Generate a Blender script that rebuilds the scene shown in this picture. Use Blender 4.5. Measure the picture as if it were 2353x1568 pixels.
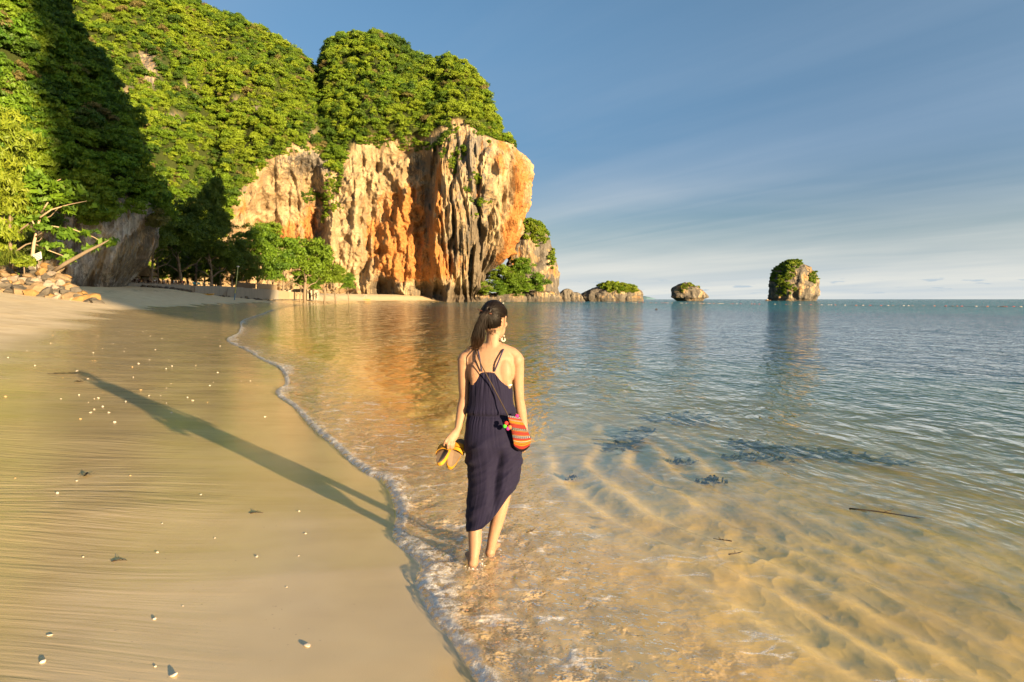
import bpy, bmesh, math, random
import numpy as np
from mathutils import Vector, Matrix

for o in list(bpy.data.objects):
    bpy.data.objects.remove(o, do_unlink=True)
SC = bpy.context.scene
COL = SC.collection
R = math.radians
rng = np.random.default_rng(7)
random.seed(7)

# ------------------------------------------------------------------ camera
CAMZ = 1.63
FPX = 1568.7            # focal length in units of a 2353 px wide picture
PITCH = math.atan(96.5 / FPX)
cam_d = bpy.data.cameras.new('camera')
cam_d.sensor_width = 36.0
cam_d.lens = 24.0
cam_d.clip_start = 0.1
cam_d.clip_end = 60000
cam = bpy.data.objects.new('camera', cam_d)
COL.objects.link(cam)
cam.location = (0, 0, CAMZ)
cam.rotation_euler = (R(90) - PITCH, 0, 0)
SC.camera = cam
_c, _s = math.cos(PITCH), math.sin(PITCH)

# ------------------------------------------------------------------ sun direction
SUN_AZ = R(138.0)       # clockwise from +Y (north of the scene)
SUN_EL = R(6.3)
SUNV = Vector((math.sin(SUN_AZ) * math.cos(SUN_EL), math.cos(SUN_AZ) * math.cos(SUN_EL), math.sin(SUN_EL)))

# ------------------------------------------------------------------ node helper
class G:
    def __init__(self, nt):
        self.nt = nt
    def n(self, typ, ins=None, **props):
        nd = self.nt.nodes.new(typ)
        for k, v in props.items():
            setattr(nd, k, v)
        for k, v in (ins or {}).items():
            s = nd.inputs[k]
            if isinstance(v, bpy.types.NodeSocket):
                self.nt.links.new(v, s)
            else:
                s.default_value = v
        return nd
    def m(self, op, a, b=0.0, c=0.0, clamp=False):
        nd = self.n('ShaderNodeMath', {0: a, 1: b, 2: c}, operation=op, use_clamp=clamp)
        return nd.outputs[0]
    def mix(self, f, a, b, blend='MIX'):
        nd = self.nt.nodes.new('ShaderNodeMix')
        nd.data_type = 'RGBA'; nd.blend_type = blend
        for i, v in ((0, f), (6, a), (7, b)):
            if isinstance(v, bpy.types.NodeSocket):
                self.nt.links.new(v, nd.inputs[i])
            else:
                if i and len(v) == 3:
                    v = (*v, 1)
                nd.inputs[i].default_value = v
        return nd.outputs[2]
    def noise(self, vec, scale, detail=4.0, rough=0.55, dist=0.0, out=0):
        ins = {'Scale': scale, 'Detail': detail, 'Roughness': rough, 'Distortion': dist}
        if vec is not None:
            ins['Vector'] = vec
        return self.n('ShaderNodeTexNoise', ins).outputs[out]
    def vor(self, vec, scale, feature='F1', out=0, rnd=1.0):
        nd = self.n('ShaderNodeTexVoronoi', {'Vector': vec, 'Scale': scale, 'Randomness': rnd}, feature=feature)
        return nd.outputs[out]
    def mp(self, vec, scale=(1, 1, 1), loc=(0, 0, 0), rot=(0, 0, 0)):
        return self.n('ShaderNodeMapping', {'Vector': vec, 'Location': loc, 'Rotation': rot, 'Scale': scale}).outputs[0]
    def rng(self, v, a, b, c=0.0, d=1.0, smooth=True):
        nd = self.n('ShaderNodeMapRange', {0: v, 1: a, 2: b, 3: c, 4: d}, interpolation_type='SMOOTHSTEP' if smooth else 'LINEAR')
        return nd.outputs[0]
    def attr(self, name, out='Fac'):
        return self.n('ShaderNodeAttribute', attribute_name=name).outputs[out]
    def pos(self):
        return self.n('ShaderNodeNewGeometry').outputs['Position']
    def obj(self):
        return self.n('ShaderNodeTexCoord').outputs['Object']
    def bump(self, h, strength=0.5, dist=0.1, normal=None):
        ins = {'Strength': strength, 'Distance': dist, 'Height': h}
        if normal is not None:
            ins['Normal'] = normal
        return self.n('ShaderNodeBump', ins).outputs[0]
    def bsdf(self, **kw):
        ins = {}
        names = dict(color='Base Color', rough='Roughness', normal='Normal', spec='Specular IOR Level', metal='Metallic',
                     sub='Subsurface Weight', alpha='Alpha', coat='Coat Weight', trans='Transmission Weight', sheen='Sheen Weight')
        for k, v in kw.items():
            if k == 'color' and not isinstance(v, bpy.types.NodeSocket) and len(v) == 3:
                v = (*v, 1)
            ins[names[k]] = v
        return self.n('ShaderNodeBsdfPrincipled', ins)
    def out(self, shader):
        o = self.n('ShaderNodeOutputMaterial')
        self.nt.links.new(shader, o.inputs['Surface'])

def newmat(name):
    m = bpy.data.materials.new(name)
    m.use_nodes = True
    m.node_tree.nodes.clear()
    return m, G(m.node_tree)

# ------------------------------------------------------------------ world: hazy evening sky with thin streaked cloud
W = bpy.data.worlds.new('World')
SC.world = W
W.use_nodes = True
W.node_tree.nodes.clear()
g = G(W.node_tree)
sky = g.n('ShaderNodeTexSky', sky_type='NISHITA', sun_disc=False, sun_elevation=SUN_EL, sun_rotation=SUN_AZ,
          altitude=0.0, air_density=1.0, dust_density=1.2, ozone_density=2.2)
d = g.n('ShaderNodeTexCoord').outputs['Generated']
sep = g.n('ShaderNodeSeparateXYZ', {0: d})
dz = g.m('MAXIMUM', sep.outputs[2], 0.0)
den = g.m('ADD', dz, 0.06)
px = g.m('DIVIDE', sep.outputs[0], den)
py = g.m('DIVIDE', sep.outputs[1], den)
plane = g.n('ShaderNodeCombineXYZ', {0: px, 1: py, 2: 0.0}).outputs[0]
st = g.mp(plane, scale=(1, 1, 1), rot=(0, 0, R(-36)))          # streaks run away to the left
st2 = g.mp(st, scale=(0.62, 0.10, 1.0))
veil = g.noise(st2, 0.8, 5, 0.45, 0.35)
veil = g.rng(veil, 0.30, 0.70)
fine = g.noise(g.mp(st, scale=(1.3, 0.16, 1)), 2.0, 6, 0.6, 0.6)
fine = g.rng(fine, 0.42, 0.75)
SKY_STR = 0.058
mott = g.rng(g.noise(g.mp(st, scale=(0.34, 0.22, 1)), 1.0, 4, 0.50, 0.6), 0.32, 0.68)
thin = g.m('MULTIPLY', g.m('ADD', g.m('MULTIPLY', veil, 0.40), g.m('ADD', g.m('MULTIPLY', fine, 0.09), g.m('MULTIPLY', mott, 0.36))), 0.9, clamp=True)
# evening haze: the low sky pales towards the horizon, the high veil is grey-blue
hor = g.rng(sep.outputs[2], 0.0, 0.22, 1.0, 0.0)
ccol = g.mix(hor, (1.5, 2.0, 2.65), (4.1, 3.95, 3.45))
gain = g.mix(g.rng(sep.outputs[2], 0.10, 0.42), (0.33, 0.52, 0.74), (0.74, 0.86, 0.94))
# sky on the sun's side raised to add fill light in the shade
sdot = g.n('ShaderNodeVectorMath', {0: d, 1: tuple(SUNV)}, operation='DOT_PRODUCT').outputs['Value']
gain = g.mix(g.rng(sdot, -0.35, 0.75), gain, (2.0, 1.85, 1.7))
base = g.mix(1.0, sky.outputs[0], gain, 'MULTIPLY')
base = g.mix(g.rng(sep.outputs[2], 0.0, 0.15, 0.97, 0.0), base, (2.5, 2.85, 3.1))
c1 = g.mix(thin, base, ccol)
# low band of small grey cumulus close to the horizon
az = g.m('ARCTAN2', sep.outputs[0], sep.outputs[1])
low = g.n('ShaderNodeCombineXYZ', {0: g.m('MULTIPLY', az, 26.0), 1: g.m('MULTIPLY', sep.outputs[2], 190.0), 2: 0.0}).outputs[0]
cu = g.rng(g.noise(low, 1.0, 4, 0.5), 0.60, 0.68)
band = g.m('MULTIPLY', g.rng(sep.outputs[2], 0.004, 0.012), g.rng(sep.outputs[2], 0.020, 0.034, 1.0, 0.0))
c2 = g.mix(g.m('MULTIPLY', g.m('MULTIPLY', cu, band), 0.55), c1, (1.5, 2.1, 2.7))
bg = g.n('ShaderNodeBackground', {'Color': c2, 'Strength': SKY_STR})
wo = g.n('ShaderNodeOutputWorld')
W.node_tree.links.new(bg.outputs[0], wo.inputs['Surface'])

# ------------------------------------------------------------------ the sun
sl = bpy.data.lights.new('sun', 'SUN')
sl.energy = 5.0
sl.angle = R(0.55)
sl.color = (1.0, 0.74, 0.42)
so = bpy.data.objects.new('sun', sl)
COL.objects.link(so)
so.rotation_euler = SUNV.to_track_quat('Z', 'Y').to_euler()
so.location = (60, -60, 60)

# ------------------------------------------------------------------ colour management, sampling
SC.view_settings.view_transform = 'Standard'
SC.view_settings.look = 'None'
SC.view_settings.exposure = 2.0
SC.view_settings.gamma = 1.0
SC.render.engine = 'CYCLES'
SC.cycles.use_denoising = True
SC.cycles.use_adaptive_sampling = True
SC.cycles.adaptive_threshold = 0.02
SC.cycles.denoising_prefilter = 'ACCURATE'
SC.cycles.max_bounces = 8
SC.cycles.diffuse_bounces = 2
SC.cycles.glossy_bounces = 3
SC.cycles.transmission_bounces = 4
SC.cycles.transparent_max_bounces = 8
SC.cycles.caustics_reflective = False
SC.cycles.caustics_refractive = False
# ------------------------------------------------------------------ geometry helpers
def at(px, py, Y):
    """point at depth Y (metres along +Y) on the line of sight through picture position (px, py)"""
    a = (px - 1176.5) / FPX; b = (784.0 - py) / FPX
    dy = _c + b * _s; dzz = -_s + b * _c
    t = Y / dy
    return Vector((a * t, Y, CAMZ + dzz * t))
def ground(px, py, z=0.0):
    a = (px - 1176.5) / FPX; b = (784.0 - py) / FPX
    dy = _c + b * _s; dzz = -_s + b * _c
    t = (z - CAMZ) / dzz
    return Vector((a * t, dy * t, z))
def px_of(P):
    P = np.asarray(P, float)
    dz = P[..., 2] - CAMZ
    yc = dz * _c + P[..., 1] * _s
    dp = P[..., 1] * _c - dz * _s
    return 1176.5 + FPX * P[..., 0] / dp, 784.0 - FPX * yc / dp

def mesh_np(name, V, F, attrs=None, cols=None, smooth=True):
    """V (n,3) float, F (m,k) int -> mesh"""
    V = np.ascontiguousarray(V, dtype=np.float32); F = np.ascontiguousarray(F, dtype=np.int32)
    me = bpy.data.meshes.new(name)
    k = F.shape[1]
    me.vertices.add(len(V)); me.vertices.foreach_set('co', V.ravel())
    me.loops.add(F.size); me.loops.foreach_set('vertex_index', F.ravel())
    me.polygons.add(len(F))
    me.polygons.foreach_set('loop_start', np.arange(0, F.size, k, dtype=np.int32))
    me.polygons.foreach_set('loop_total', np.full(len(F), k, dtype=np.int32))
    if smooth:
        me.polygons.foreach_set('use_smooth', np.ones(len(F), dtype=bool))
    me.update(calc_edges=True)
    for nm, a in (attrs or {}).items():
        dom = 'POINT' if len(a) == len(V) else 'FACE'
        me.attributes.new(nm, 'FLOAT', dom).data.foreach_set('value', np.ascontiguousarray(a, dtype=np.float32))
    for nm, a in (cols or {}).items():
        me.attributes.new(nm, 'FLOAT_COLOR', 'POINT').data.foreach_set('color', np.ascontiguousarray(a, dtype=np.float32).ravel())
    return me
def link(name, me, mat=None, parent=None, label=None, cat=None, group=None, kind=None, loc=None, rot=None):
    o = bpy.data.objects.new(name, me)
    COL.objects.link(o)
    if mat is not None and me is not None and len(me.materials) == 0:
        me.materials.append(mat)
    if parent is not None:
        o.parent = parent
    if loc is not None:
        o.location = loc
    if rot is not None:
        o.rotation_euler = rot
    if label: o['label'] = label
    if cat: o['category'] = cat
    if group: o['group'] = group
    if kind: o['kind'] = kind
    return o
def grid_faces(nu, nv, wrap=False):
    i = np.arange(nu if wrap else nu - 1)[:, None]; j = np.arange(nv - 1)[None, :]
    a = i * nv + j; b = ((i + 1) % nu) * nv + j
    return np.stack([a, b, b + 1, a + 1], -1).reshape(-1, 4)

# vectorised gradient noise
_pr = np.random.default_rng(11)
_perm = np.tile(_pr.permutation(256), 3).astype(np.int64)
_grad = _pr.normal(size=(256, 3)); _grad /= np.linalg.norm(_grad, axis=1, keepdims=True)
def perlin(x, y, z=0.0):
    x, y, z = np.broadcast_arrays(np.asarray(x, float), np.asarray(y, float), np.asarray(z, float))
    xi = np.floor(x).astype(np.int64); yi = np.floor(y).astype(np.int64); zi = np.floor(z).astype(np.int64)
    xf = x - xi; yf = y - yi; zf = z - zi
    xi &= 255; yi &= 255; zi &= 255
    u = xf**3 * (xf * (xf * 6 - 15) + 10); v = yf**3 * (yf * (yf * 6 - 15) + 10); w = zf**3 * (zf * (zf * 6 - 15) + 10)
    def gd(a, b, c):
        h = _perm[_perm[_perm[xi + a] + yi + b] + zi + c]
        gv = _grad[h]
        return gv[..., 0] * (xf - a) + gv[..., 1] * (yf - b) + gv[..., 2] * (zf - c)
    def lp(a, b, t): return a + t * (b - a)
    return 1.6 * lp(lp(lp(gd(0, 0, 0), gd(1, 0, 0), u), lp(gd(0, 1, 0), gd(1, 1, 0), u), v),
                    lp(lp(gd(0, 0, 1), gd(1, 0, 1), u), lp(gd(0, 1, 1), gd(1, 1, 1), u), v), w)
def fbm(x, y, z=0.0, o=4, lac=2.03, gain=0.5):
    t = 0; a = 1.0
    for k in range(o):
        t = t + a * perlin(np.asarray(x) * lac**k + 17.3 * k, np.asarray(y) * lac**k - 9.1 * k, np.asarray(z) * lac**k + 4.7 * k)
        a *= gain
    return t
def ridged(x, y, z=0.0, o=4, lac=2.1, gain=0.5):
    t = 0; a = 1.0
    for k in range(o):
        t = t + a * (1 - 2 * np.abs(perlin(np.asarray(x) * lac**k + 31.3 * k, np.asarray(y) * lac**k + 5.1 * k, np.asarray(z) * lac**k)))
        a *= gain
    return t
def smooth(a, b, x):
    t = np.clip((np.asarray(x, float) - a) / (b - a), 0, 1)
    return t * t * (3 - 2 * t)
def cinterp(x, xp, fp):
    """smooth (catmull-like) interpolation through knots"""
    xp = np.asarray(xp, float); fp = np.asarray(fp, float)
    m = np.gradient(fp, xp)
    i = np.clip(np.searchsorted(xp, x) - 1, 0, len(xp) - 2)
    h = xp[i + 1] - xp[i]; t = np.clip((x - xp[i]) / h, 0, 1)
    return ((2*t**3 - 3*t**2 + 1) * fp[i] + (t**3 - 2*t**2 + t) * h * m[i] + (-2*t**3 + 3*t**2) * fp[i+1] + (t**3 - t**2) * h * m[i+1])
# ------------------------------------------------------------------ shore line (plan), read off the photograph at water level
_near = [(1105,1568),(1072,1520),(1050,1480),(1012,1440),(985,1400),(972,1365),(958,1335),(972,1308),(960,1285),(915,1252),(906,1218),
         (914,1190),(905,1150),(885,1110),(868,1098),(848,1092),(800,1056),(765,1022),(735,1000),(706,972),(690,952),(668,930),(640,912),
         (634,898),(655,886),(654,866),(640,846),(612,832),(590,820),(560,802),(528,788),(522,779),(545,768),(553,752),(556,738),(600,722),(640,708)]
_sh = [tuple(ground(x, y)[:2]) for x, y in _near]
_sh = [(4.6,-22.0),(2.6,-12.0),(1.6,-5.0),(0.9,-1.0),(0.3,1.2)] + _sh
_sh += [(-50,155),(-58,200),(-66,240),(-66,280),(-58,318),(-50,350),(-41,380),(-35,398),(-24,425),(0,480),(0,700),(-200,1200),(-3000,4000)]
_back = [(9,-45),(24,-90),(60,-140),(120,-170),(170,-180),(260,-260),(300,-600),(300,-4000)]
SHORE = np.array(_back[::-1] + _sh)
def _densify(P, n=14):
    # centripetal-ish smoothing of the middle of the polyline
    out = []
    for i in range(len(P) - 1):
        p0 = P[max(i-1, 0)]; p1 = P[i]; p2 = P[i+1]; p3 = P[min(i+2, len(P)-1)]
        L = np.linalg.norm(p2 - p1)
        k = int(np.clip(L / 0.08 / (1 + np.linalg.norm(p1) * 0.25), 2, 12))
        m1 = (p2 - p0) * min(0.5, L / (np.linalg.norm(p2 - p0) + 1e-9)); m2 = (p3 - p1) * min(0.5, L / (np.linalg.norm(p3 - p1) + 1e-9))
        for t in np.arange(k) / k:
            out.append((2*t**3-3*t**2+1)*p1 + (t**3-2*t**2+t)*m1 + (-2*t**3+3*t**2)*p2 + (t**3-t**2)*m2)
    out.append(P[-1])
    return np.array(out)
SHD = _densify(SHORE)
_poly = np.vstack([SHD, [(-9000, 9000), (-9000, -9000), (300, -9000)]])
def shore_sd(x, y):
    """signed distance to the water's edge, positive inland"""
    x = np.asarray(x, float).ravel(); y = np.asarray(y, float).ravel()
    best = np.full(len(x), 1e18); inside = np.zeros(len(x), bool)
    A = SHD[:-1]; B = SHD[1:]
    for (ax, ay), (bx, by) in zip(A, B):
        dx, dy = bx - ax, by - ay
        t = np.clip(((x - ax) * dx + (y - ay) * dy) / (dx*dx + dy*dy + 1e-12), 0, 1)
        q = (x - ax - t*dx)**2 + (y - ay - t*dy)**2
        np.minimum(best, q, out=best)
    P = _poly
    for i in range(len(P)):
        ax, ay = P[i]; bx, by = P[(i+1) % len(P)]
        if ay == by: continue
        c = ((ay > y) != (by > y)) & (x < (bx - ax) * (y - ay) / (by - ay) + ax)
        inside ^= c
    dd = np.sqrt(best)
    return np.where(inside, dd, -dd)
_pk = [(-9000,-60),(-400,-14),(-100,-4.2),(-40,-2.2),(-16,-1.05),(-8,-0.58),(-4,-0.30),(-2,-0.155),(-0.9,-0.075),(-0.4,-0.03),(0,0.0),(1.2,.035),(3,.10),(6,.28),
       (12,.95),(23,2.35),(38,3.2),(60,3.7),(120,4.3),(500,7.0),(9000,9)]
_px = np.array([a for a, b in _pk]); _pz = np.array([b for a, b in _pk])
def profile(sd):
    return np.interp(sd, _px, _pz)
def terrain_z(x, y, sd=None, detail=True):
    x = np.asarray(x, float); y = np.asarray(y, float)
    if sd is None:
        sd = shore_sd(x, y).reshape(x.shape)
    # smooth the kinks of the profile
    z = 0.25 * profile(sd * 0.93) + 0.5 * profile(sd) + 0.25 * profile(sd * 1.07)
    k = 1 + 0.55 * smooth(70, 130, y) * smooth(6, 25, sd) * (1 - 0.25 * smooth(170, 260, y))
    z = np.where(sd > 0, z * k, z)
    z = np.where((z > 4.0) & (y > 60), 4.0 + 0.6 * (1 - np.exp(-(z - 4.0) / 0.6)), z)
    if detail:
        r = np.hypot(x, y)
        dry = smooth(5, 14, sd)
        z = z + dry * 0.05 * fbm(x * 0.12, y * 0.12, 3.0, 3) + dry * 0.015 * fbm(x * 0.9, y * 0.9, 1.0, 2) * (r < 120)
        # broad low rills running down the wet beach
        wet = smooth(0.1, 1.2, sd) * (1 - smooth(9, 16, sd))
        z = z + wet * 0.006 * perlin(x * 0.25, y * 1.3 + 0.5 * perlin(x * 0.3, y * 0.3), 8.0)
        # ripple bars of the shallow sea bed
        sub = smooth(-0.9, -1.8, sd) * (1 - smooth(-9, -16, sd)) if False else smooth(0.8, 2.0, -sd) * (1 - smooth(9, 18, -sd))
        wx = x + 0.25 * perlin(x * 0.8, y * 0.6, 2.2) + 0.9 * perlin(x * 0.22, y * 0.22, 5.0)
        ph = (wx * 1.0 + y * 0.20) * 2.3
        s = (ph % 1.0)
        saw = np.where(s < 0.72, s / 0.72, (1 - s) / 0.28)
        saw = saw * saw * (3 - 2 * saw)
        amp = 0.032 * (0.35 + 0.65 * smooth(-0.25, 0.5, perlin(x * 0.5, y * 0.3, 9.0)))
        z = z + sub * amp * (saw - 0.5) + sub * 0.012 * fbm(x * 2.0, y * 1.2, 4.0, 3)
    return z
TZ = lambda x, y: float(terrain_z(np.array([x]), np.array([y]))[0])

_ang = np.concatenate([np.linspace(R(-60), R(60), 430), np.linspace(R(60), R(300), 50)[1:-1]])
_rad = np.concatenate([[0.02, 0.4, 0.8], np.geomspace(1.2, 520, 600), np.geomspace(540, 40000, 26)])
AA, RR = np.meshgrid(_ang, _rad, indexing='ij')
GX = RR * np.sin(AA); GY = RR * np.cos(AA)
GSD = shore_sd(GX, GY).reshape(GX.shape)
GZ = terrain_z(GX, GY, GSD)
_F = grid_faces(len(_ang), len(_rad), wrap=True)
Vt = np.stack([GX, GY, GZ], -1).reshape(-1, 3)
# --- sand material: dry above, dark and glossy where the water has just run off
m_sand, g = newmat('beach_sand')
sd = g.attr('sd'); P = g.pos()
low = g.noise(P, 0.16, 1, 0.5)
sepP = g.n('ShaderNodeSeparateXYZ', {0: P})
edge = g.m('ADD', sd, g.m('MULTIPLY', g.m('SUBTRACT', low, 0.5), 5.0))
farw = g.rng(sepP.outputs[1], 14, 60, 0.0, 5.0)
wet = g.rng(g.m('SUBTRACT', edge, farw), 4.2, 7.2, 1.0, 0.0)
warp = g.noise(P, 0.5, 0, 0.5, out=1)
wv = g.n('ShaderNodeVectorMath', {0: P, 1: g.n('ShaderNodeVectorMath', {0: warp, 3: 0.55}, operation='SCALE').outputs[0]}, operation='ADD').outputs[0]
rill = g.noise(g.mp(wv, scale=(0.55, 6.0, 1), rot=(0, 0, R(-7))), 1.0, 3, 0.62)
rill2 = g.noise(g.mp(wv, scale=(1.4, 22.0, 1), rot=(0, 0, R(-9))), 1.0, 2, 0.6)
patch = g.rng(g.noise(g.mp(P, scale=(0.25, 0.5, 1)), 1.0, 1, 0.5), 0.38, 0.62)
calm = g.rng(sd, 0.6, 2.4)                      # freshly washed strip beside the water is smooth
rh = g.m('ADD', g.m('MULTIPLY', rill, 0.75), g.m('MULTIPLY', rill2, 0.30))
rh = g.m('MULTIPLY', g.m('MULTIPLY', rh, calm), g.m('ADD', 0.35, g.m('MULTIPLY', patch, 0.65)))
grain = g.noise(P, 160.0, 1, 0.7)
clod = g.noise(P, 5.0, 3, 0.6)
dryh = g.m('ADD', g.m('MULTIPLY', clod, 1.0), g.m('MULTIPLY', g.noise(P, 1.1, 1, 0.6), 2.2))
hgt = g.m('ADD', g.m('MULTIPLY', g.m('MULTIPLY', rh, wet), 0.9), g.m('MULTIPLY', g.m('MULTIPLY', dryh, g.m('SUBTRACT', 1.0, wet)), 0.5))
hgt = g.m('ADD', hgt, g.m('MULTIPLY', grain, 0.015))
uw = g.rng(sd, -0.5, -1.6)
net = g.m('MULTIPLY', g.m('ABSOLUTE', g.m('SUBTRACT', g.noise(g.mp(wv, scale=(2.4, 1.5, 0), rot=(0, 0, R(20))), 1.5, 1, 0.5), 0.5)), -3.0)
net2 = g.m('MULTIPLY', g.m('ABSOLUTE', g.m('SUBTRACT', g.noise(g.mp(P, scale=(7.0, 5.0, 0), rot=(0, 0, R(-15))), 1.5, 1, 0.5), 0.5)), -3.0)
hgt = g.m('ADD', hgt, g.m('MULTIPLY', uw, g.m('ADD', g.m('MULTIPLY', net, 0.26), g.m('MULTIPLY', net2, 0.05))))
bmp = g.bump(hgt, 0.55, 0.045)
tone = g.noise(P, 0.9, 3, 0.6)
cdry = g.mix(g.rng(tone, 0.3, 0.7), (0.64, 0.48, 0.27), (0.76, 0.60, 0.37))
cwet = g.mix(g.rng(tone, 0.3, 0.7), (0.53, 0.385, 0.18), (0.64, 0.48, 0.24))
sed = g.rng(rill, 0.35, 0.68)
cwet = g.mix(g.m('MULTIPLY', sed, 0.45), cwet, (0.60, 0.44, 0.22))
# dark specks of shell and weed
spk = g.rng(g.noise(P, 34.0, 2, 0.5), 0.70, 0.78)
spk = g.m('MULTIPLY', spk, g.rng(g.noise(P, 0.8, 2, 0.5), 0.45, 0.62))
cbed = g.mix(g.rng(tone, 0.3, 0.7), (0.66, 0.43, 0.12), (0.80, 0.56, 0.19))
col = g.mix(g.rng(sd, -0.3, -1.5), g.mix(wet, cdry, cwet), cbed)
col = g.mix(g.m('MULTIPLY', spk, 0.35), col, (0.09, 0.065, 0.04))
# dark wrack line high on the beach
wr = g.m('MULTIPLY', g.rng(g.m('ABSOLUTE', g.m('SUBTRACT', edge, 21.5)), 0.0, 1.1, 1.0, 0.0), g.rng(g.noise(g.mp(P, scale=(1.0, 0.25, 1)), 1.6, 5, 0.7), 0.52, 0.62))
col = g.mix(g.m('MULTIPLY', wr, 0.8), col, (0.05, 0.035, 0.022))
sheen = g.rng(sd, 9.0, 1.2, 0.0, 1.0)
wetg = wet
rgh = g.m('SUBTRACT', 0.75, g.m('MULTIPLY', wet, 0.64))
rgh = g.m('ADD', rgh, g.m('MULTIPLY', g.m('MULTIPLY', sed, wet), 0.09))
b = g.bsdf(color=col, rough=rgh, normal=bmp, spec=g.m('ADD', 0.15, g.m('MULTIPLY', wet, 0.50)))
g.out(b.outputs[0])
me = mesh_np('beach', Vt, _F, attrs={'sd': GSD.ravel()})
link('beach', me, m_sand, kind='structure')

# ------------------------------------------------------------------ sea surface
def water_z(x, y, sd):
    dpt = np.clip(-sd, 0, 60)
    a = smooth(0.15, 6.0, dpt)
    wx = x + 0.6 * perlin(x * 0.15, y * 0.12, 1.0)
    z = 0.020 * a * perlin(wx * 0.75, y * 0.22, 3.0) + 0.030 * a * smooth(3, 30, dpt) * perlin(wx * 0.23, y * 0.12, 6.0)
    z = z + 0.010 * a * perlin(wx * 2.1, y * 0.9, 9.0) + 0.004 * smooth(0.05, 1.0, dpt) * perlin(wx * 4.5, y * 3.4, 2.0)
    # churned swash close to the edge
    ch = smooth(0.0, 0.12, dpt) * (1 - smooth(0.5, 1.8, dpt))
    z = z + ch * (0.015 * fbm(x * 7, y * 7, 0.5, 3) + 0.006)
    lip = 0.020 * (0.6 + 0.5 * perlin(x * 2.2, y * 2.2, 7.0)) * np.exp(-((dpt - 0.05) / 0.07)**2) * (np.hypot(x, y) < 60)
    z = z + lip + 0.010 * smooth(-0.01, 0.06, -sd)
    z = z - 0.35 * np.clip(sd + 0.0, 0, 1)
    return z
WZ = water_z(GX, GY, GSD)
keep_v = (GSD < 0.5).ravel()
Fw = _F[keep_v[_F].all(axis=1)]
used = np.unique(Fw); remap = np.full(GX.size, -1); remap[used] = np.arange(len(used))
Vw = np.stack([GX, GY, WZ], -1).reshape(-1, 3)[used]
dep = np.clip(-terrain_z(GX, GY, GSD, detail=False), 0, 50).ravel()[used]

m_sea, g = newmat('sea_water')
P = g.pos(); sd = g.attr('sd'); dp = g.attr('dep')
inw = g.m('MULTIPLY', sd, -1.0)
wv = g.n('ShaderNodeVectorMath', {0: P, 1: g.n('ShaderNodeVectorMath', {0: g.noise(P, 0.35, 2, 0.5, out=1), 3: 1.2}, operation='SCALE').outputs[0]}, operation='ADD').outputs[0]
n1 = g.noise(g.mp(wv, scale=(1.5, 0.75, 1), rot=(0, 0, R(12))), 1.0, 3, 0.58)
n2 = g.noise(g.mp(wv, scale=(5.5, 3.0, 1), rot=(0, 0, R(-15))), 1.0, 2, 0.55)
n3 = g.noise(P, 16.0, 2, 0.6)
hh = g.m('ADD', g.m('MULTIPLY', n1, 0.55), g.m('MULTIPLY', n2, 0.20))
deep = g.m('ADD', g.rng(inw, 0.2, 7.0, 0.16, 1.0), g.rng(inw, 10.0, 110.0, 0.0, 2.4))
hh = g.m('MULTIPLY', hh, deep)
chn = g.m('MULTIPLY', g.rng(inw, 0.0, 0.06), g.rng(inw, 0.35, 1.7, 1.0, 0.0))
hh = g.m('ADD', hh, g.m('MULTIPLY', g.m('MULTIPLY', n3, chn), 0.20))
hh = g.m('ADD', hh, g.m('MULTIPLY', n3, 0.006))
bmp = g.bump(hh, 1.0, 0.27)
fr = g.n('ShaderNodeFresnel', {'IOR': 1.33, 'Normal': bmp}).outputs[0]
bf = g.n('ShaderNodeNewGeometry').outputs['Backfacing']      # light leaving upwards is let straight through (no refraction is modelled)
fr = g.m('ADD', g.m('MULTIPLY', fr, g.m('SUBTRACT', 1.0, bf)), g.m('MULTIPLY', bf, 0.06))
gl = g.n('ShaderNodeBsdfGlossy', {'Color': (1, 1, 1, 1), 'Roughness': 0.05, 'Normal': bmp})
# body of the water: clear at the edge, green turbid with depth
ext = g.m('SUBTRACT', 1.0, g.m('EXPONENT', g.m('MULTIPLY', g.m('MAXIMUM', g.m('SUBTRACT', dp, 0.14), 0.0), -1.25)))
murk = g.mix(g.rng(dp, 0.2, 1.6), (0.15, 0.24, 0.10), (0.010, 0.125, 0.125))
df = g.n('ShaderNodeBsdfDiffuse', {'Color': murk})
tint = g.n('ShaderNodeCombineColor', {0: g.m('EXPONENT', g.m('MULTIPLY', dp, -0.22)), 1: g.m('EXPONENT', g.m('MULTIPLY', dp, -0.20)), 2: g.m('EXPONENT', g.m('MULTIPLY', dp, -0.70))})
tr = g.n('ShaderNodeBsdfTransparent', {'Color': tint.outputs[0]})
fw0 = g.n('ShaderNodeVectorMath', {0: P, 1: g.n('ShaderNodeVectorMath', {0: g.noise(P, 2.0, 3, 0.6, out=1), 3: 0.22}, operation='SCALE').outputs[0]}, operation='ADD').outputs[0]
under = g.n('ShaderNodeMixShader', {0: ext, 1: tr.outputs[0], 2: df.outputs[0]})
silt = g.m('MULTIPLY', g.rng(g.noise(fw0, 5.0, 5, 0.62), 0.40, 0.66), g.m('MULTIPLY', g.rng(inw, 0.0, 0.08), g.rng(inw, 0.5, 1.9, 0.62, 0.0)))
sdf = g.n('ShaderNodeBsdfDiffuse', {'Color': (0.50, 0.36, 0.20, 1), 'Normal': bmp})
under = g.n('ShaderNodeMixShader', {0: silt, 1: under.outputs[0], 2: sdf.outputs[0]})
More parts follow.
